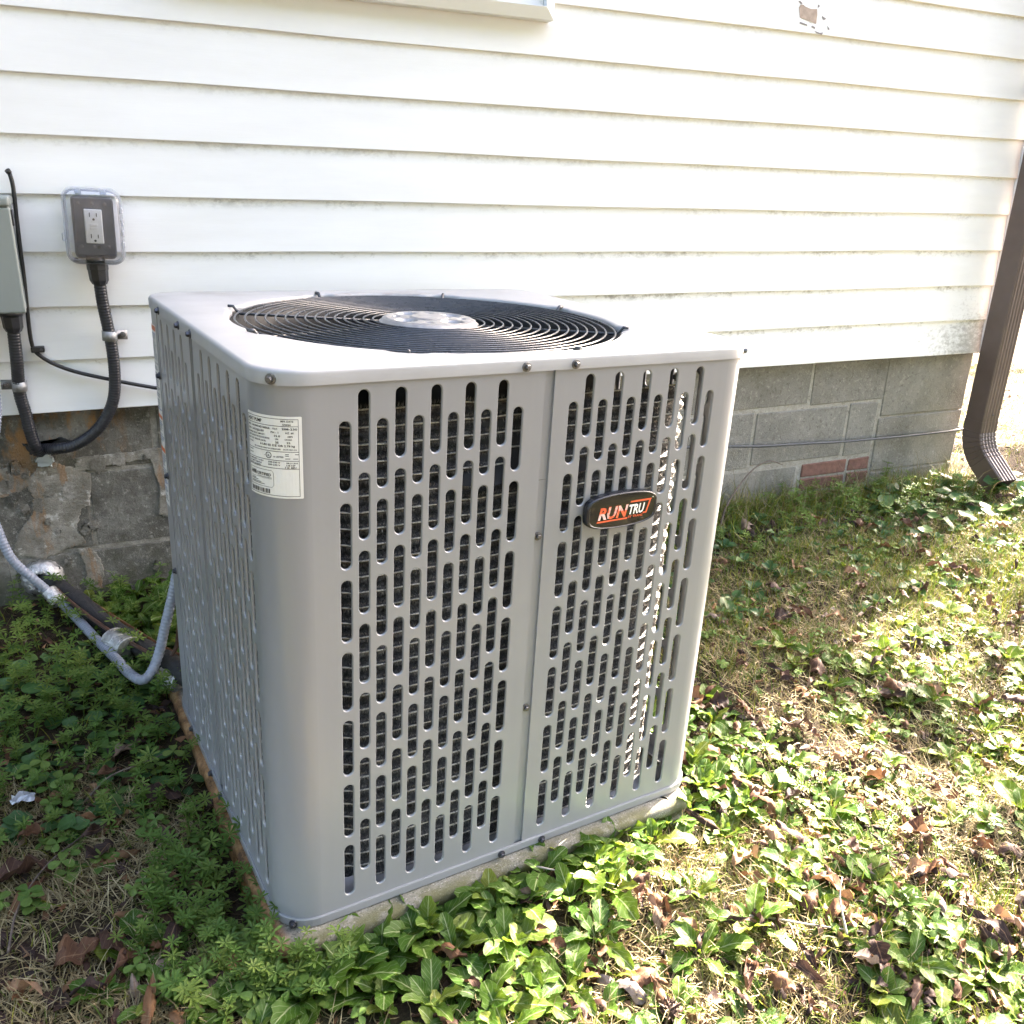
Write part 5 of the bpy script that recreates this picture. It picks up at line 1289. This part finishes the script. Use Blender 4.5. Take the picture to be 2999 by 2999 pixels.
# trees standing round the garden behind the viewpoint (their foliage shows in the badge and the paint)
M_tree = mat_leaf("tree leaf", [(0, (.03, .06, .015)), (.5, (.05, .09, .02)), (1, (.10, .12, .03))], trans=.25, veins=False, attr="shade")
M_bark = plain("bark", (.09, .07, .055), .9, 0, .3, 12, .01)
def tree_meshes(seed, h, N=5200, spread=1.0):
    r_ = np.random.default_rng(seed); b = MB()
    tube_mb(b, [Vector((0, 0, -.2)), Vector((.05, .03, h * .25)), Vector((.0, .1, h * .55)), Vector((.1, .0, h * .85))], .16, 10, lambda s, f_: 1.15 - .95 * f_)
    tips = []
    for k in range(9):
        a = k * 2.4; z0 = h * (.22 + .06 * k); L = h * (.34 - .018 * k); e = Vector((L * math.cos(a), L * math.sin(a), z0 + L * .55)); tips.append(e)
        tube_mb(b, [Vector((0, .05, z0)), Vector((0, .05, z0)).lerp(e, .5) + Vector((0, 0, -.1)), e], .055, 6, lambda s, f_: 1 - .8 * f_)
    tr = b.mesh("trunk", M_bark); tp = np.array([tuple(t) for t in tips] + [(0, 0, h * .9), (.3, .2, h * .75)])
    c = tp[r_.integers(0, len(tp), N)] + r_.normal(0, 1, (N, 3)) * np.array([.16, .16, .13]) * h * .55 * spread; c[:, 2] = np.maximum(c[:, 2], h * .10)
    u = r_.normal(0, 1, (N, 3)); u /= np.linalg.norm(u, axis=1)[:, None]; v = np.cross(u, r_.normal(0, 1, (N, 3))); v /= np.linalg.norm(v, axis=1)[:, None]; s_ = (.07 + .09 * r_.random(N))[:, None]
    V = np.stack([c - u * s_, c + v * s_ * .55, c + u * s_, c - v * s_ * .55], 1).reshape(-1, 3)
    me = mesh_np("crown", V, np.arange(N * 4).reshape(N, 4), M_tree); at = me.attributes.new("shade", 'FLOAT', 'POINT'); at.data.foreach_set("value", np.repeat(r_.random(N), 4).astype(np.float32)); return tr, me
TS = tree_meshes(9, 7.5, 400, .6)
TM = [tree_meshes(1, 7.0), tree_meshes(2, 8.0), tree_meshes(3, 6.0)]
for i, (x, y, s_) in enumerate(((-2.15, -.45, .33), (-2.0, -1.5, .36), (-2.2, -2.6, .36), (-5.6, -6.4, .9), (-3.2, -8.2, 1.05), (-.8, -8.8, 1.0), (1.8, -9.0, 1.1), (4.4, -8.4, 1.0), (7.0, -7.4, 1.05), (9.6, -6.2, 1.1), (.5, -12, 1.3), (5.5, -12, 1.3))):  # the small ones are unseen bushes added to darken the unit's left side
    rt = empty("garden_tree", (x, y, float(gz(x, y))), (0, 0, i * 1.7)); rt.scale = (s_,) * 3; rt.name = "garden_tree" if s_ > .5 else "shade_bush"; tag(rt, "leafy green tree standing in the garden behind the viewpoint" if s_ > .5 else "low leafy bush left of the viewpoint", "tree" if s_ > .5 else "bush", "garden trees behind the viewpoint" if s_ > .5 else "garden bushes left of the viewpoint")
    tr, cr = TM[i % 3]; add("trunk", tr, rt); add("crown", cr, rt)
rt = empty("dapple_tree", (9.4, 2.6, 0), (0, 0, .4)); tag(rt, "thin leaved tree on the lawn past the house's right corner", "tree"); add("trunk", TS[0], rt); add("crown", TS[1], rt)  # unseen tree added so its thin crown dapples the sun on the ground
# rock, seed balls, twigs, scrap
def rock(x, y, s, label):
    bm = bmesh.new(); bmesh.ops.create_icosphere(bm, subdivisions=3, radius=s); r_ = random.Random(3)
    for v in bm.verts: n = v.co.normalized(); v.co *= 1 + .12 * math.sin(5 * n.x + 1) * math.cos(4 * n.y) + .03 * r_.uniform(-1, 1); v.co.z *= .75
    me = bpy.data.meshes.new("rock"); bm.to_mesh(me); bm.free(); me.materials.append(M_rock); me.polygons.foreach_set("use_smooth", [True] * len(me.polygons))
    tag(add("rock", me, None, (x, y, float(gz(x, y)) + s * .45)), label, "rock")
rock(.180, -1.215, .027, "rounded grey brown rock among the leafy rosettes in front")
def gum(x, y, s, label):
    b = MB(); r_ = random.Random(int(x * 1000)); N = 60
    for i in range(N):
        zz = 1 - 2 * (i + .5) / N; a = i * 2.39996; d = Vector((math.sqrt(1 - zz * zz) * math.cos(a), math.sqrt(1 - zz * zz) * math.sin(a), zz)); t = d.orthogonal().normalized(); t2 = d.cross(t); L = s * r_.uniform(.9, 1.2)
        k = [b.v(d * s * .5 + t * s * .14), b.v(d * s * .5 - t * s * .07 + t2 * s * .12), b.v(d * s * .5 - t * s * .07 - t2 * s * .12), b.v(d * L)]
        for q in ((0, 1, 3), (1, 2, 3), (2, 0, 3)): b.f(*[k[j] for j in q])
    b.ring([(.001, -s * .6), (s * .45, -s * .42), (s * .62, 0), (s * .45, s * .42), (.001, s * .6)], 12)
    tag(b.obj("seed_ball", M_gum, None, loc=(x, y, float(gz(x, y)) + s * .7)), label, "seed ball")
gum(-.022, -1.005, .017, "dark spiky seed ball left of the bedstraw bush"); gum(.592, -1.435, .020, "dark spiky seed ball in dry grass at the bottom edge"); gum(-.075, -.905, .014, "reddish spiky seed ball beside a brown leaf at the lower left")
def twig(pts, rad, m, label):
    rt = tube("twig", [Vector((p[0], p[1], float(gz(p[0], p[1])) + p[2])) - Vector((pts[0][0], pts[0][1], 0)) for p in pts], rad, m, None, step=.01, seg=7, rf=lambda s, f_: (1 - .6 * f_) * (1 + .12 * math.sin(s * 160)))
    rt.location = (pts[0][0], pts[0][1], 0); tag(rt, label, "twig")
twig([(.735, -1.325, .012), (.80, -1.355, .018), (.86, -1.40, .016), (.93, -1.44, .010)], .0028, M_twigp, "long grey twig lying across the grass at lower right")
twig([(-.13, -.72, .01), (-.085, -.70, .03), (-.02, -.695, .036), (.02, -.665, .03)], .0022, M_twig, "thin brown twig crossing dead leaves left of the pad")
twig([(-.225, -1.02, .02), (-.215, -.95, .03), (-.18, -.87, .035), (-.12, -.80, .02)], .002, M_twig, "thin dark twig curving over straw at the far lower left")
twig([(1.60, -.16, .0), (1.68, -.08, .05), (1.78, -.04, .12), (1.86, -.03, .16), (1.92, -.035, .15)], .0035, M_twig, "bare dark stem leaning on the foundation blocks right of the unit")
twig([(.90, -1.44, .01), (.915, -1.40, .05), (.93, -1.385, .075)], .0022, M_twigp, "short pale upright twig among weeds at lower right")
twig([(.52, -1.16, .03), (.565, -1.20, .035), (.62, -1.235, .03)], .0015, M_twigp, "thin straw coloured stem in front of the pad")
b = MB(); r_ = random.Random(2)
b.grid([[(.018 * (i - 3) / 3 + r_.uniform(-.002, .002), .012 * (j - 2) / 2 + r_.uniform(-.002, .002), r_.uniform(0, .009)) for j in range(5)] for i in range(7)], sm=False)
tag(b.obj("foil_scrap", M_paper, None, loc=(-.222, -.695, float(gz(-.222, -.695)) + .022)), "small crumpled silvery scrap among the weeds at left", "scrap")
